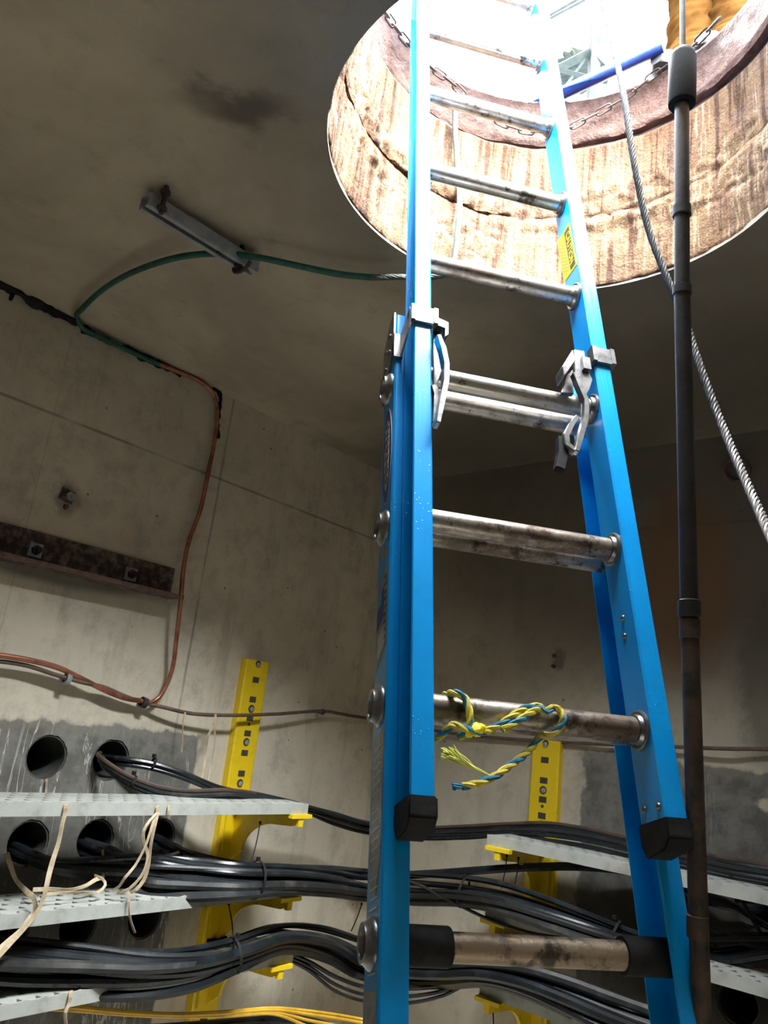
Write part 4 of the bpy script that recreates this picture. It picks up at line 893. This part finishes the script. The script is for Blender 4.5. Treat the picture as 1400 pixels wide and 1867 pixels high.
for i, (st, du, dz, mt, r) in enumerate([(upper, 0.0, 0.006, bc, 0.009), (upper, 0.010, -0.010, bc, 0.0085), (lower, 0, 0.004, dc, 0.0095), (lower, 0.01, -0.012, bc, 0.0085), (lower, -0.012, 0.018, brc, 0.007)]):
    offs = [0.016, -0.002, 0.008, -0.016, 0.022][i]
    pts = [p + V((du, 0, dz)) for p in st] + [sp(s) + V((0.0, (i - 2) * 0.012, offs * (1 if k > 1 else 0.5) * (1.0 if k < 7 else 1.5))) for k, s in enumerate(tail)]
    cable('power_cable', pts, r, mt, ['black cable arching highest from the top duct mouth over the left shelf', 'second black cable of the upper pair over the left top shelf', 'grey-dusted cable leaving the top duct mouth low over the left top shelf',
        'lower black cable resting along the left top shelf and round the corner', 'thin brown cable running with the black ones on the top shelves'][i])
# run 2: thick bundle on the middle shelves
sts = []
for i in range(13):
    h_ = (4, 5, 6, 5, 4, 6, 5)[i % 7]; j = V((rz.uniform(-0.03, 0.03), 0, rz.uniform(-0.045, -0.005)))
    sts.append([hole(h_, 0.35) + j, hole(h_, 0.05) + j, hole(h_, -0.07) + j + V((0.05, 0, -0.02))])
sp2 = [(('L', 270, 1590, 0.26), 0.060, 0.06), (('L', 350, 1600, 0.34), 0.056, 0.05), (('L', 430, 1606, 0.42), 0.048, 0.045), (('L', 520, 1606, 0.42), 0.045, 0.045), (('L', 600, 1612, 0.38), 0.048, 0.045), (('L', 665, 1620, 0.34), 0.050, 0.045),
       (('B', 760, 1626, 0.30), 0.047, 0.045), (('B', 850, 1628, 0.34), 0.038, 0.045), (('B', 920, 1638, 0.37), 0.036, 0.045), (('B', 1000, 1662, 0.36), 0.036, 0.045), (('B', 1080, 1690, 0.32), 0.036, 0.05), (('B', 1160, 1718, 0.24), 0.034, 0.05), (('B', 1235, 1735, 0.18), 0.03, 0.04)]
ends = [[bhole(1, -0.03) + V((0, 0, 0.02)), bhole(1, 0.25)], [bhole(3, -0.02), bhole(3, 0.25)]]
ends = [[onB(1300, 1735, 0.12) + V((0, 0, 0.02 * k)), onB(1400, 1725, 0.10) + V((0, 0, 0.015 * k)), onB(1520, 1730, 0.10) + V((0, 0, 0.012 * k))] for k in (-1, 0, 1, 2)] + [[bhole(4, -0.06) + V((0, 0.0, 0.03)), bhole(4, 0.2)]]
bundle('power_cable', sp2, 12, [0.0155, 0.010, 0.018, 0.008, 0.013], [bc, bc, bc, dc, bc, dc, bc], 'black cable, %s in the middle bundle left of the ladder', 'black cables on the middle shelves', 4, sts, ends, station=5)
cable('power_cable', [hole(6, 0.3), hole(6, 0.02), onL(340, 1556, 0.12), onL(430, 1577, 0.2), onL(520, 1590, 0.24), onL(600, 1594, 0.26), onL(668, 1598, 0.29), onB(770, 1594, 0.26), onB(860, 1588, 0.22), onB(950, 1582, 0.16), onB(1050, 1580, 0.10), onB(1130, 1586, 0.07), onB(1200, 1600, 0.06), onB(1300, 1645, 0.06), bhole(1, -0.03), bhole(1, 0.25)], 0.015, bc, 'thick shiny black cable on top of the middle bundle, rising behind the ladder')
cable('power_cable', [onL(600, 1600, 0.30), onL(668, 1600, 0.34), onB(752, 1609, 0.36), onB(800, 1632, 0.37), onB(850, 1657, 0.37), onB(900, 1680, 0.37), onB(960, 1700, 0.36), onB(1030, 1712, 0.33), onB(1100, 1730, 0.27), onB(1180, 1765, 0.2), onB(1300, 1800, 0.1)], 0.0058, M['pole'], 'thin grey wire slanting down in front of the middle right arm')
# run 3: wide bundle on the lowest shelves
sp3 = [(('L', -160, 1735, 0.26), 0.055, 0.07), (('L', -40, 1742, 0.27), 0.055, 0.07), (('L', 60, 1750, 0.28), 0.060, 0.07), (('L', 160, 1758, 0.33), 0.058, 0.06), (('L', 260, 1765, 0.40), 0.052, 0.05), (('L', 350, 1758, 0.43), 0.046, 0.05), (('L', 430, 1736, 0.41), 0.036, 0.045), (('L', 510, 1710, 0.36), 0.034, 0.045), (('L', 590, 1722, 0.33), 0.048, 0.05), (('L', 660, 1752, 0.33), 0.060, 0.055),
       (('B', 750, 1772, 0.31), 0.048, 0.055), (('B', 820, 1776, 0.33), 0.038, 0.05), (('B', 890, 1774, 0.36), 0.032, 0.05), (('B', 960, 1788, 0.36), 0.038, 0.05), (('B', 1030, 1815, 0.33), 0.044, 0.055), (('B', 1110, 1850, 0.28), 0.048, 0.06), (('B', 1200, 1885, 0.24), 0.050, 0.05), (('B', 1330, 1925, 0.22), 0.05, 0.05), (('B', 1500, 1960, 0.2), 0.05, 0.05)]
bundle('power_cable', sp3, 16, [0.0145, 0.009, 0.0115, 0.016, 0.008], [bc, bc, dc, bc, bc, bc, dc], 'black cable, %s in the lowest bundle left of the ladder', 'black cables on the lowest shelves', 11, station=8)
for k, (dy, r) in enumerate(((0, 0.007), (14, 0.006), (26, 0.006))):
    cable('power_cable', [onL(480, 1722 + dy * .3, 0.33), onL(560, 1752 + dy * .6, 0.34), onL(610, 1780 + dy, 0.35), onL(668, 1800 + dy, 0.37), onB(750, 1802 + dy, 0.36), onB(810, 1796 + dy * .7, 0.34), onB(860, 1778 + dy * .5, 0.32), onB(930, 1776 + dy * .4, 0.30), onB(1010, 1812 + dy * .5, 0.27), onB(1090, 1868 + dy * .5, 0.24), onB(1180, 1930, 0.2)], r, bc,
          ['upper', 'middle', 'lower'][k] + ' of three thin black cables sagging below the lowest bundle')
# yellow cables at the bottom edge
for k, (dy, r, e) in enumerate(((0, 0.0062, 0), (6, 0.005, 6), (-4, 0.0048, -2), (10, 0.005, 14))):
    cable('yellow_cable', [onL(-120, 1822 + dy, 0.30), onL(40, 1828 + dy, 0.30), onL(130, 1836 + dy * .6, 0.31), onL(230, 1846 + dy * .4, 0.32), onL(330, 1850 + dy * .4, 0.33), onL(420, 1846 + dy * .6, 0.34), onL(500, 1841 + dy * .8, 0.35), onL(570, 1850 + dy + e, 0.36), onL(660, 1864 + dy + e, 0.38), onB(760, 1884 + dy, 0.34), onB(860, 1900, 0.3)], r, M['ycable'],
          ['thickest', 'second', 'uppermost thin', 'lowest'][k] + ' of the yellow cables along the bottom edge below the lowest left shelf')
for k in range(3):
    cable('power_cable', [onL(-100, 1890 + 8 * k, 0.20 + 0.03 * k), onL(120, 1880 + 7 * k, 0.22), onL(300, 1872 + 9 * k, 0.24), onL(450, 1860 + 9 * k, 0.26 + 0.01 * k), onL(540, 1856 + 9 * k, 0.27), onL(640, 1880 + 9 * k, 0.29), onB(760, 1905 + 5 * k, 0.28), onB(900, 1930, 0.25)], 0.010, bc, ['uppermost', 'middle', 'lowest'][k] + ' of three black cables looping just below the yellow ones')
# right-hand side between pole and edge
cable('power_cable', [onB(1150, 1752, 0.13), onB(1225, 1745, 0.16), onB(1270, 1742, 0.18), onB(1310, 1750, 0.19), onB(1350, 1748, 0.19), onB(1400, 1740, 0.18), onB(1520, 1730, 0.18)], 0.0145, bc, 'thick glossy black cable beside the dark pole at the right edge')
cable('power_cable', [onB(1150, 1722, 0.10), onB(1225, 1715, 0.14), onB(1300, 1714, 0.15), onB(1400, 1712, 0.15), onB(1520, 1708, 0.15)], 0.008, dc, 'dusty level cable above the glossy one at the right edge')
cable('power_cable', [bhole(3, 0.2), bhole(3, -0.02), onB(1290, 1688, 0.08), onB(1330, 1706, 0.11), onB(1370, 1722, 0.13), onB(1450, 1735, 0.13), onB(1560, 1740, 0.13)], 0.009, dc, 'dusty cable leaving the duct beside the dark pole and dropping right')
cable('power_cable', [onB(1230, 1600, 0.05), onB(1290, 1628, 0.06), onB(1340, 1652, 0.08), onB(1400, 1690, 0.10), onB(1500, 1740, 0.1)], 0.010, bc, 'black cable slanting across the mouth of the right duct')
cable('power_cable', [onB(1330, 1590, 0.10), onB(1352, 1640, 0.13), onB(1380, 1690, 0.14), onB(1410, 1740, 0.14)], 0.006, M['rubber'], 'thin black cable hanging steeply by the right edge')

# ------------------------------------------------------------------ black ties hanging from shelves
def tie(a, b, label, r=0.0022):
    bm = bmesh.new(); A = sp(a); Bp = sp(b); tube(bm, spline([A, (A + Bp) / 2 + V((0.004, 0, 0)), Bp], 0.02), r, 6)
    lathe(bm, [(0.004, 0), (0.004, 0.008)], A, (0, 0, 1), 8); o = obj('cable_tie', bm, M['rubber']); origin_to(o, A); tag(o, label, 'cable tie')
tie(('L', 474, 1502, 0.34), ('L', 456, 1578, 0.40), 'black tie hanging beside the left yellow upright under the top shelf')
tie(('L', 417, 1650, 0.36), ('L', 425, 1712, 0.40), 'black tie between the middle and lowest left shelves')
tie(('L', 428, 1712, 0.46), ('L', 416, 1778, 0.44), 'black tie crossing the lowest left bundle')
tie(('L', 659, 1650, 0.26), ('L', 640, 1698, 0.26), 'black tie slanting down just left of the ladder')
tie(('B', 924, 1562, 0.30), ('B', 914, 1620, 0.30), 'left of two black ties under the top right shelf')
tie(('B', 945, 1567, 0.27), ('B', 938, 1615, 0.27), 'right of two black ties under the top right shelf')
tie(('B', 908, 1690, 0.30), ('B', 906, 1760, 0.30), 'black tie under the middle right arm')
tie(('B', 896, 1815, 0.30), ('B', 900, 1885, 0.30), 'black tie under the lowest right arm')
def wrap(p, t, r, label, squash=1.0):
    bm = bmesh.new(); t = V(t).normalized()
    lathe(bm, [(r - 0.002, -0.004), (r, -0.004), (r, 0.004), (r - 0.002, 0.004), (r - 0.002, -0.004)], (0, 0, 0), t, 24, caps=False)
    box(bm, (-0.005, -0.004, r - 0.002), (0.005, 0.006, r + 0.010)); o = obj('cable_wrap', bm, M['rubber']); o.location = sp(p); tag(o, label, 'cable tie')
wrap(('L', 279, 1392, 0.10), (1, -0.3, -0.3), 0.020, 'black wrap round the upper pair of cables over the left top shelf')
wrap(('L', 242, 1424, 0.135), (1, -0.4, -0.5), 0.020, 'black wrap round the lower pair of cables over the left top shelf')
wrap(('L', 466, 1604, 0.42), (1, -0.2, -0.1), 0.057, 'black wrap round the middle bundle below the left arm tip')
wrap(('L', 428, 1742, 0.42), (1, -0.3, 0.2), 0.052, 'black wrap round the lowest bundle by the left arm')
wrap(('B', 845, 1628, 0.34), (0.2, -1, -0.1), 0.050, 'black wrap round the middle bundle right of the ladder rail')
wrap(('B', 1120, 1704, 0.28), (0.2, -1, -0.4), 0.045, 'black wrap round the middle bundle beside the right ladder rail')

# ------------------------------------------------------------------ tan pull tapes and white strings
D = REACH + 0.02
def tape(pts, w, label, tw=0.4):
    P_ = [sp(p) for p in pts]; o = ribbon('pull_tape', P_, w * 0.78, M['tape'], None, tw + 0.35); origin_to(o, P_[0]); return tag(o, label, 'tape')
tape([('L', 122, 1463, D - .03), ('L', 121, 1468, D), ('L', 119, 1482, D + .005), ('L', 114, 1500, D + .01), ('L', 107, 1535, D + .02), ('L', 96, 1570, D + .03), ('L', 88, 1600, D + .035), ('L', 82, 1628, D + .035), ('L', 72, 1655, D + .03), ('L', 50, 1686, D + .03), ('L', 22, 1716, D + .04), ('L', -8, 1748, D + .04), ('L', -60, 1790, D + .04)], 0.016, 'longest tan pull tape, hanging from the left top shelf down to the left edge')
tape([('L', 58, 1632, D - .03), ('L', 64, 1645, D), ('L', 63, 1660, D + .008), ('L', 52, 1675, D + .012), ('L', 38, 1695, D + .015), ('L', 15, 1715, D + .02), ('L', -10, 1738, D + .02)], 0.015, 'tan tape falling off the middle left shelf beside the longest tape')
tape([('L', 287, 1466, D - .03), ('L', 287, 1472, D), ('L', 286, 1482, D + .006), ('L', 272, 1497, D + .01), ('L', 262, 1515, D + .01), ('L', 262, 1535, D + .01), ('L', 270, 1560, D + .01), ('L', 262, 1590, D + .0), ('L', 245, 1612, D - .01), ('L', 228, 1625, D - .02), ('L', 213, 1628, D - .03)], 0.012, 'tan tape knotted at the top shelf edge, its widest loop curling left')
tape([('L', 288, 1480, D + .004), ('L', 282, 1505, D + .012), ('L', 275, 1540, D + .012), ('L', 270, 1580, D + .01), ('L', 262, 1605, D), ('L', 248, 1622, D - .01), ('L', 238, 1627, D - .02)], 0.013, 'tan tape hanging from the knot nearly straight to the middle shelf')
tape([('L', 284, 1484, D + .004), ('L', 276, 1510, D + .016), ('L', 264, 1545, D + .018), ('L', 245, 1580, D + .01), ('L', 228, 1600, D), ('L', 218, 1615, D - .02), ('L', 205, 1624, D - .06)], 0.010, 'tan tape from the knot slanting left to the middle shelf')
tape([('L', 306, 1466, D - .02), ('L', 308, 1472, D), ('L', 307, 1485, D + .004), ('L', 308, 1494, D + .004)], 0.010, 'short tan tape end on the lip of the left top shelf')
tape([('L', 60, 1622, D - .08), ('L', 90, 1621, D - .08), ('L', 130, 1622, D - .08), ('L', 158, 1614, D - .08), ('L', 172, 1605, D - .08), ('L', 185, 1600, D - .10)], 0.014, 'tan tape lying in a low arch on the middle left shelf')
tape([('L', 80, 1630, D - .05), ('L', 110, 1628, D - .05), ('L', 150, 1627, D - .05), ('L', 180, 1626, D - .05), ('L', 192, 1614, D - .05), ('L', 188, 1604, D - .07), ('L', 172, 1596, D - .10)], 0.010, 'tan tape looped flat along the front of the middle left shelf')
tape([('L', 187, 1546, 0.02), ('L', 188, 1560, 0.10), ('L', 190, 1580, 0.16), ('L', 189, 1592, 0.20), ('L', 186, 1602, 0.24)], 0.012, 'tan tape dropping from the duct under the left top shelf')
tape([('L', 12, 1555, 0.12), ('L', 20, 1580, 0.15), ('L', 28, 1602, 0.18), ('L', 45, 1622, 0.24), ('L', 62, 1636, 0.30)], 0.018, 'dirty tape at the left edge leaving the broken duct')
tape([('L', 234, 1628, D - .02), ('L', 236, 1634, D + .002), ('L', 235, 1655, D + .006), ('L', 238, 1678, D + .006), ('L', 246, 1701, D + .004)], 0.009, 'brownish tape end hanging below the middle left shelf')
tape([('L', 129, 1806, D - .03), ('L', 129, 1811, D), ('L', 127, 1828, D + .006), ('L', 119, 1846, D + .008), ('L', 120, 1866, D + .01), ('L', 124, 1890, D + .01)], 0.013, 'tan tape knotted over the lip of the lowest left shelf')
tape([('L', 84, 1419, -0.01), ('L', 85, 1425, 0.01), ('L', 84, 1440, 0.012), ('L', 83, 1452, 0.03)], 0.008, 'tan string at the lip of the empty duct')
tape([('L', 338, 1299, 0.065), ('L', 334, 1312, 0.067), ('L', 333, 1340, 0.066), ('L', 331, 1372, 0.066)], 0.008, 'thin pale tape tied on the ground wire, left of its neighbour')
tape([('L', 393, 1302, 0.075), ('L', 391, 1318, 0.08), ('L', 380, 1340, 0.08), ('L', 375, 1375, 0.08), ('L', 370, 1410, 0.09), ('L', 364, 1440, 0.10)], 0.011, 'long brownish tape tied on the ground wire beside the left rack')
tape([('L', 390, 1316, 0.085), ('L', 392, 1345, 0.085), ('L', 386, 1390, 0.085), ('L', 378, 1432, 0.09)], 0.007, 'thin pale string hanging beside the brownish tape')

# ------------------------------------------------------------------ chain round the shaft
rc = HR - 0.028
ch = [shaft(*p, rc) for p in ((700, 20), (740, 75), (785, 122), (820, 148), (865, 190), (915, 224), (970, 240), (1035, 233), (1075, 213), (1115, 192), (1150, 170), (1185, 142), (1212, 122), (1250, 95), (1285, 62), (1310, 35))]
ch = [V((p.x, p.y, min(p.z, ZG + 0.03))) for p in ch]
path = spline(ch, 0.004); chain = empty('safety_chain', ch[0]); tag(chain, 'thin link chain draped round the inside of the shaft rim', 'chain')
bm = bmesh.new(); hl, hw, r = 0.023, 0.0085, 0.0026
loop = [V((hl - hw + hw * math.cos(t), hw * math.sin(t), 0)) for t in [(-PI / 2 + PI * i / 8) for i in range(9)]] + [V((-hl + hw + hw * math.cos(t), hw * math.sin(t), 0)) for t in [(PI / 2 + PI * i / 8) for i in range(9)]]
tube(bm, loop, r, 6, closed=True); proto = obj('link', bm, M['chain'], chain)
acc = 0; nxt = 0; k = 0; used = False; pitch = 0.0375
for i in range(1, len(path)):
    acc += (path[i] - path[i - 1]).length
    if acc >= nxt:
        t = (path[min(i + 3, len(path) - 1)] - path[max(i - 3, 0)]).normalized(); rad_ = V((path[i].x - HC.x, path[i].y - HC.y, 0)).normalized(); up = t.cross(rad_).normalized()
        side = (up * math.cos(0.75) + t.cross(up) * math.sin(0.75)) if k % 2 else (up * math.cos(-0.75) + t.cross(up) * math.sin(-0.75))
        mt = Matrix((t, side, t.cross(side))).transposed().to_4x4(); mt.translation = path[i] - chain.location
        o = proto if not used else proto.copy()
        if used: C.objects.link(o); o.parent = chain
        o.matrix_local = mt; used = True; k += 1; nxt += pitch

# ------------------------------------------------------------------ street level: blue rail, worker, steel canopy
zz = ZG + 0.028
def onZ(x, y, z): r = ray(x, y); return CAM + r * ((z - CAM.z) / r.z)
A = onZ(1022, 172, ZG + 0.02); B = onZ(1208, 84, ZG + 0.06); dd = (B - A)
bm = bmesh.new(); tube(bm, [A - dd * 0.35, A, B], 0.019, 14); o = obj('blue_rail', bm, M['rail_blue'], ang=50); origin_to(o, A); tag(o, 'dark blue painted metal rail lying at the rim of the opening', 'rail')
# worker standing at the rim
def rimpt(deg, rad_): t = math.radians(deg); return V((HC.x + math.cos(t) * rad_, HC.y + math.sin(t) * rad_, ZG))
fa = rimpt(-5, 0.640); fb = rimpt(-15, 0.665); base = (fa + fb) / 2; out_ = V((base.x - HC.x, base.y - HC.y, 0)).normalized(); side = V((-out_.y, out_.x, 0))
Z = V((0, 0, 1)); hipc = base + out_ * 0.08
def j(p, h): return V((p.x, p.y, ZG)) + Z * h
vs = [j(hipc, 0.95), j(hipc, 1.10), j(hipc, 1.28), j(hipc, 1.42), j(hipc, 1.52), j(hipc - out_ * 0.03, 1.63), j(hipc - out_ * 0.05, 1.73)]
rad_l = [0.15, 0.14, 0.16, 0.13, 0.06, 0.085, 0.075]; ed = [(i, i + 1) for i in range(6)]
def add(p, r, par): vs.append(p); rad_l.append(r); ed.append((par, len(vs) - 1)); return len(vs) - 1
for sgn, ft in ((1, fa), (-1, fb)):
    h1 = add(j(hipc + side * sgn * 0.09, 0.88), 0.085, 0); kn = add(j(ft + out_ * 0.05, 0.50), 0.058, h1); kn2 = add(j(ft + out_ * 0.05, 0.32), 0.052, kn); ak = add(j(ft, 0.09), 0.036, kn2); ht = add(j(ft + out_ * 0.03, 0.045), 0.038, ak); add(j(ft - out_ * 0.12, 0.03), 0.028, ak)
    sh_ = add(j(hipc + side * sgn * 0.19, 1.40), 0.055, 3); el = add(j(hipc + side * sgn * 0.25 + out_ * 0.02, 1.12), 0.042, sh_); wr = add(j(hipc + side * sgn * 0.16 - out_ * 0.18, 1.02), 0.028, el); ha = add(j(hipc + side * sgn * 0.12 - out_ * 0.24, 1.01), 0.034, wr)
me = bpy.data.meshes.new('person'); me.from_pydata([v - base for v in vs], ed, []); per = bpy.data.objects.new('person', me); C.objects.link(per); per.location = base
sk = per.modifiers.new('skin', 'SKIN'); 
for i, r in enumerate(rad_l): me.skin_vertices[0].data[i].radius = (r, r)
me.skin_vertices[0].data[0].use_root = True
per.modifiers.new('sub', 'SUBSURF').levels = 2; me.materials.append(M['skin'])
dg = bpy.context.evaluated_depsgraph_get(); me2 = bpy.data.meshes.new_from_object(per.evaluated_get(dg)); per.modifiers.clear(); per.data = me2
for p in me2.polygons: p.use_smooth = True
tag(per, 'person standing at the rim above, only orange-tan trouser legs and a pale boot in view', 'person')
def legtube(ft, sgn):
    pts = [j(hipc + side * sgn * 0.08, 0.97), j(hipc + side * sgn * 0.095, 0.80), j(ft + out_ * 0.05, 0.50), j(ft + out_ * 0.045, 0.32), j(ft + out_ * 0.02, 0.12), j(ft + out_ * 0.0, 0.055)]
    return [p - base for p in pts]
bm = bmesh.new()
for sgn, ft in ((1, fa), (-1, fb)):
    tube(bm, spline(legtube(ft, sgn), 0.008), lambda t: 0.135 - 0.050 * min(1, t * 1.6) + (0.012 if t > 0.85 else 0), 36)
for v in bm.verts:
    q = v.co; c = noise.noise(V((q.x * 7, q.y * 7, q.z * 17))) * 0.020 + noise.noise(V((q.x * 20, q.y * 20, q.z * 45))) * 0.008
    a = V((q.x, q.y, 0)) - (fa - base if (q - (fa - base)).length < (q - (fb - base)).length else fb - base); a.z = 0
    if a.length > 1e-4 and q.z < 0.8: v.co += a.normalized() * c
obj('trousers', bm, M['trouser'], per, ang=180)
for sgn, ft in ((1, fa), (-1, fb)):
    bm = bmesh.new(); f0 = ft - base; path = [f0 + out_ * 0.075 + Z * 0.045, f0 + out_ * 0.06 + Z * 0.05, f0 + out_ * 0.01 + Z * 0.055, f0 - out_ * 0.07 + Z * 0.046, f0 - out_ * 0.14 + Z * 0.040, f0 - out_ * 0.175 + Z * 0.036]
    rs_ = [0.022, 0.042, 0.050, 0.046, 0.042, 0.018]; tube(bm, path, lambda t: rs_[min(5, int(round(t * 5)))], 16); tube(bm, [f0 + Z * 0.05 + out_ * 0.02, f0 + Z * 0.12 + out_ * 0.015, f0 + Z * 0.2 + out_ * 0.02], 0.052, 16)
    for v in bm.verts: v.co.z = max(v.co.z, 0.002)
    obj('boot', bm, M['boot'], per)
bm = bmesh.new(); tube(bm, spline([j(hipc, 0.90) - base, j(hipc, 1.05) - base, j(hipc, 1.25) - base, j(hipc, 1.42) - base, j(hipc, 1.50) - base], 0.03), lambda t: 0.195 if t < 0.8 else 0.195 - (t - 0.8) * 0.55, 24)
for sgn in (1, -1): tube(bm, spline([j(hipc + side * sgn * 0.14, 1.43) - base, j(hipc + side * sgn * 0.22, 1.33) - base, j(hipc + side * sgn * 0.26 + out_ * 0.02, 1.12) - base, j(hipc + side * sgn * 0.17 - out_ * 0.16, 1.03) - base], 0.03), lambda t: 0.085 - 0.03 * t, 16)
obj('jacket', bm, M['jacket'], per)
bm = bmesh.new(); lathe(bm, [(0.155, 0), (0.13, 0.008), (0.125, 0.05), (0.10, 0.10), (0.05, 0.13), (0.005, 0.137)], j(hipc - out_ * 0.04, 1.70) - base, (0, 0, 1), 28); obj('hard_hat', bm, M['hat'], per)

# steel canopy some metres off, above street level
def far(x, y, hd=4.2): return vpt(x, y, hd)
can = empty('steel_canopy', V((far(1082, 140).x, far(1082, 140).y, ZG))); tag(can, 'pale grey steel canopy frame with slatted roof beyond the opening', 'canopy')
def bar(name, a, b, r, mt='steel_grey', seg_=4):
    bm = bmesh.new(); tube(bm, [a - can.location, b - can.location], r, seg_); return obj(name, bm, M[mt], can, smooth=False)
pb = far(1082, 140); bar('post', V((pb.x, pb.y, ZG)), V((pb.x, pb.y, far(1082, -160).z)), 0.045)
bar('brace', far(1026, 165), far(1072, 100), 0.010); bar('rafter', far(1018, 125), far(1074, 96), 0.035); bar('rafter', far(1074, 96), far(1110, 132), 0.03)
bar('beam', far(1002, 28), far(1062, -6), 0.012); bar('beam', far(1002, 34), far(1066, 0), 0.012); bar('beam', far(1020, 128), far(1108, 150), 0.02)
bm = bmesh.new()
for k in range(7):
    a = far(1016 + k * 1.5, 112 + k * 7, 4.5); b = far(1074 + k * 4, 98 + k * 8, 4.5); tube(bm, [a - can.location, b - can.location], 0.022, 4)
obj('slatted_roof', bm, M['steel_grey'], can, smooth=False)
bm = bmesh.new(); c = far(1033, 137, 5.2); rnd = random.Random(5)
for k in range(9):
    bmesh.ops.create_icosphere(bm, subdivisions=2, radius=rnd.uniform(0.05, 0.10), matrix=Matrix.Translation(V((rnd.uniform(-.12, .12), rnd.uniform(-.12, .12), rnd.uniform(-.08, .08)))))
for v in bm.verts: v.co += V((noise.noise(v.co * 14), noise.noise(v.co * 14 + V((4, 0, 0))), noise.noise(v.co * 14 + V((0, 4, 0))))) * 0.08
tube(bm, [V((0, 0, 0)), V((0, 0, ZG - c.z))], 0.03, 8)
o = obj('small_tree', bm, M['foliage']); o.location = c; tag(o, 'pale leafy tree top seen past the steel canopy', 'tree')
bpy.context.view_layer.update()
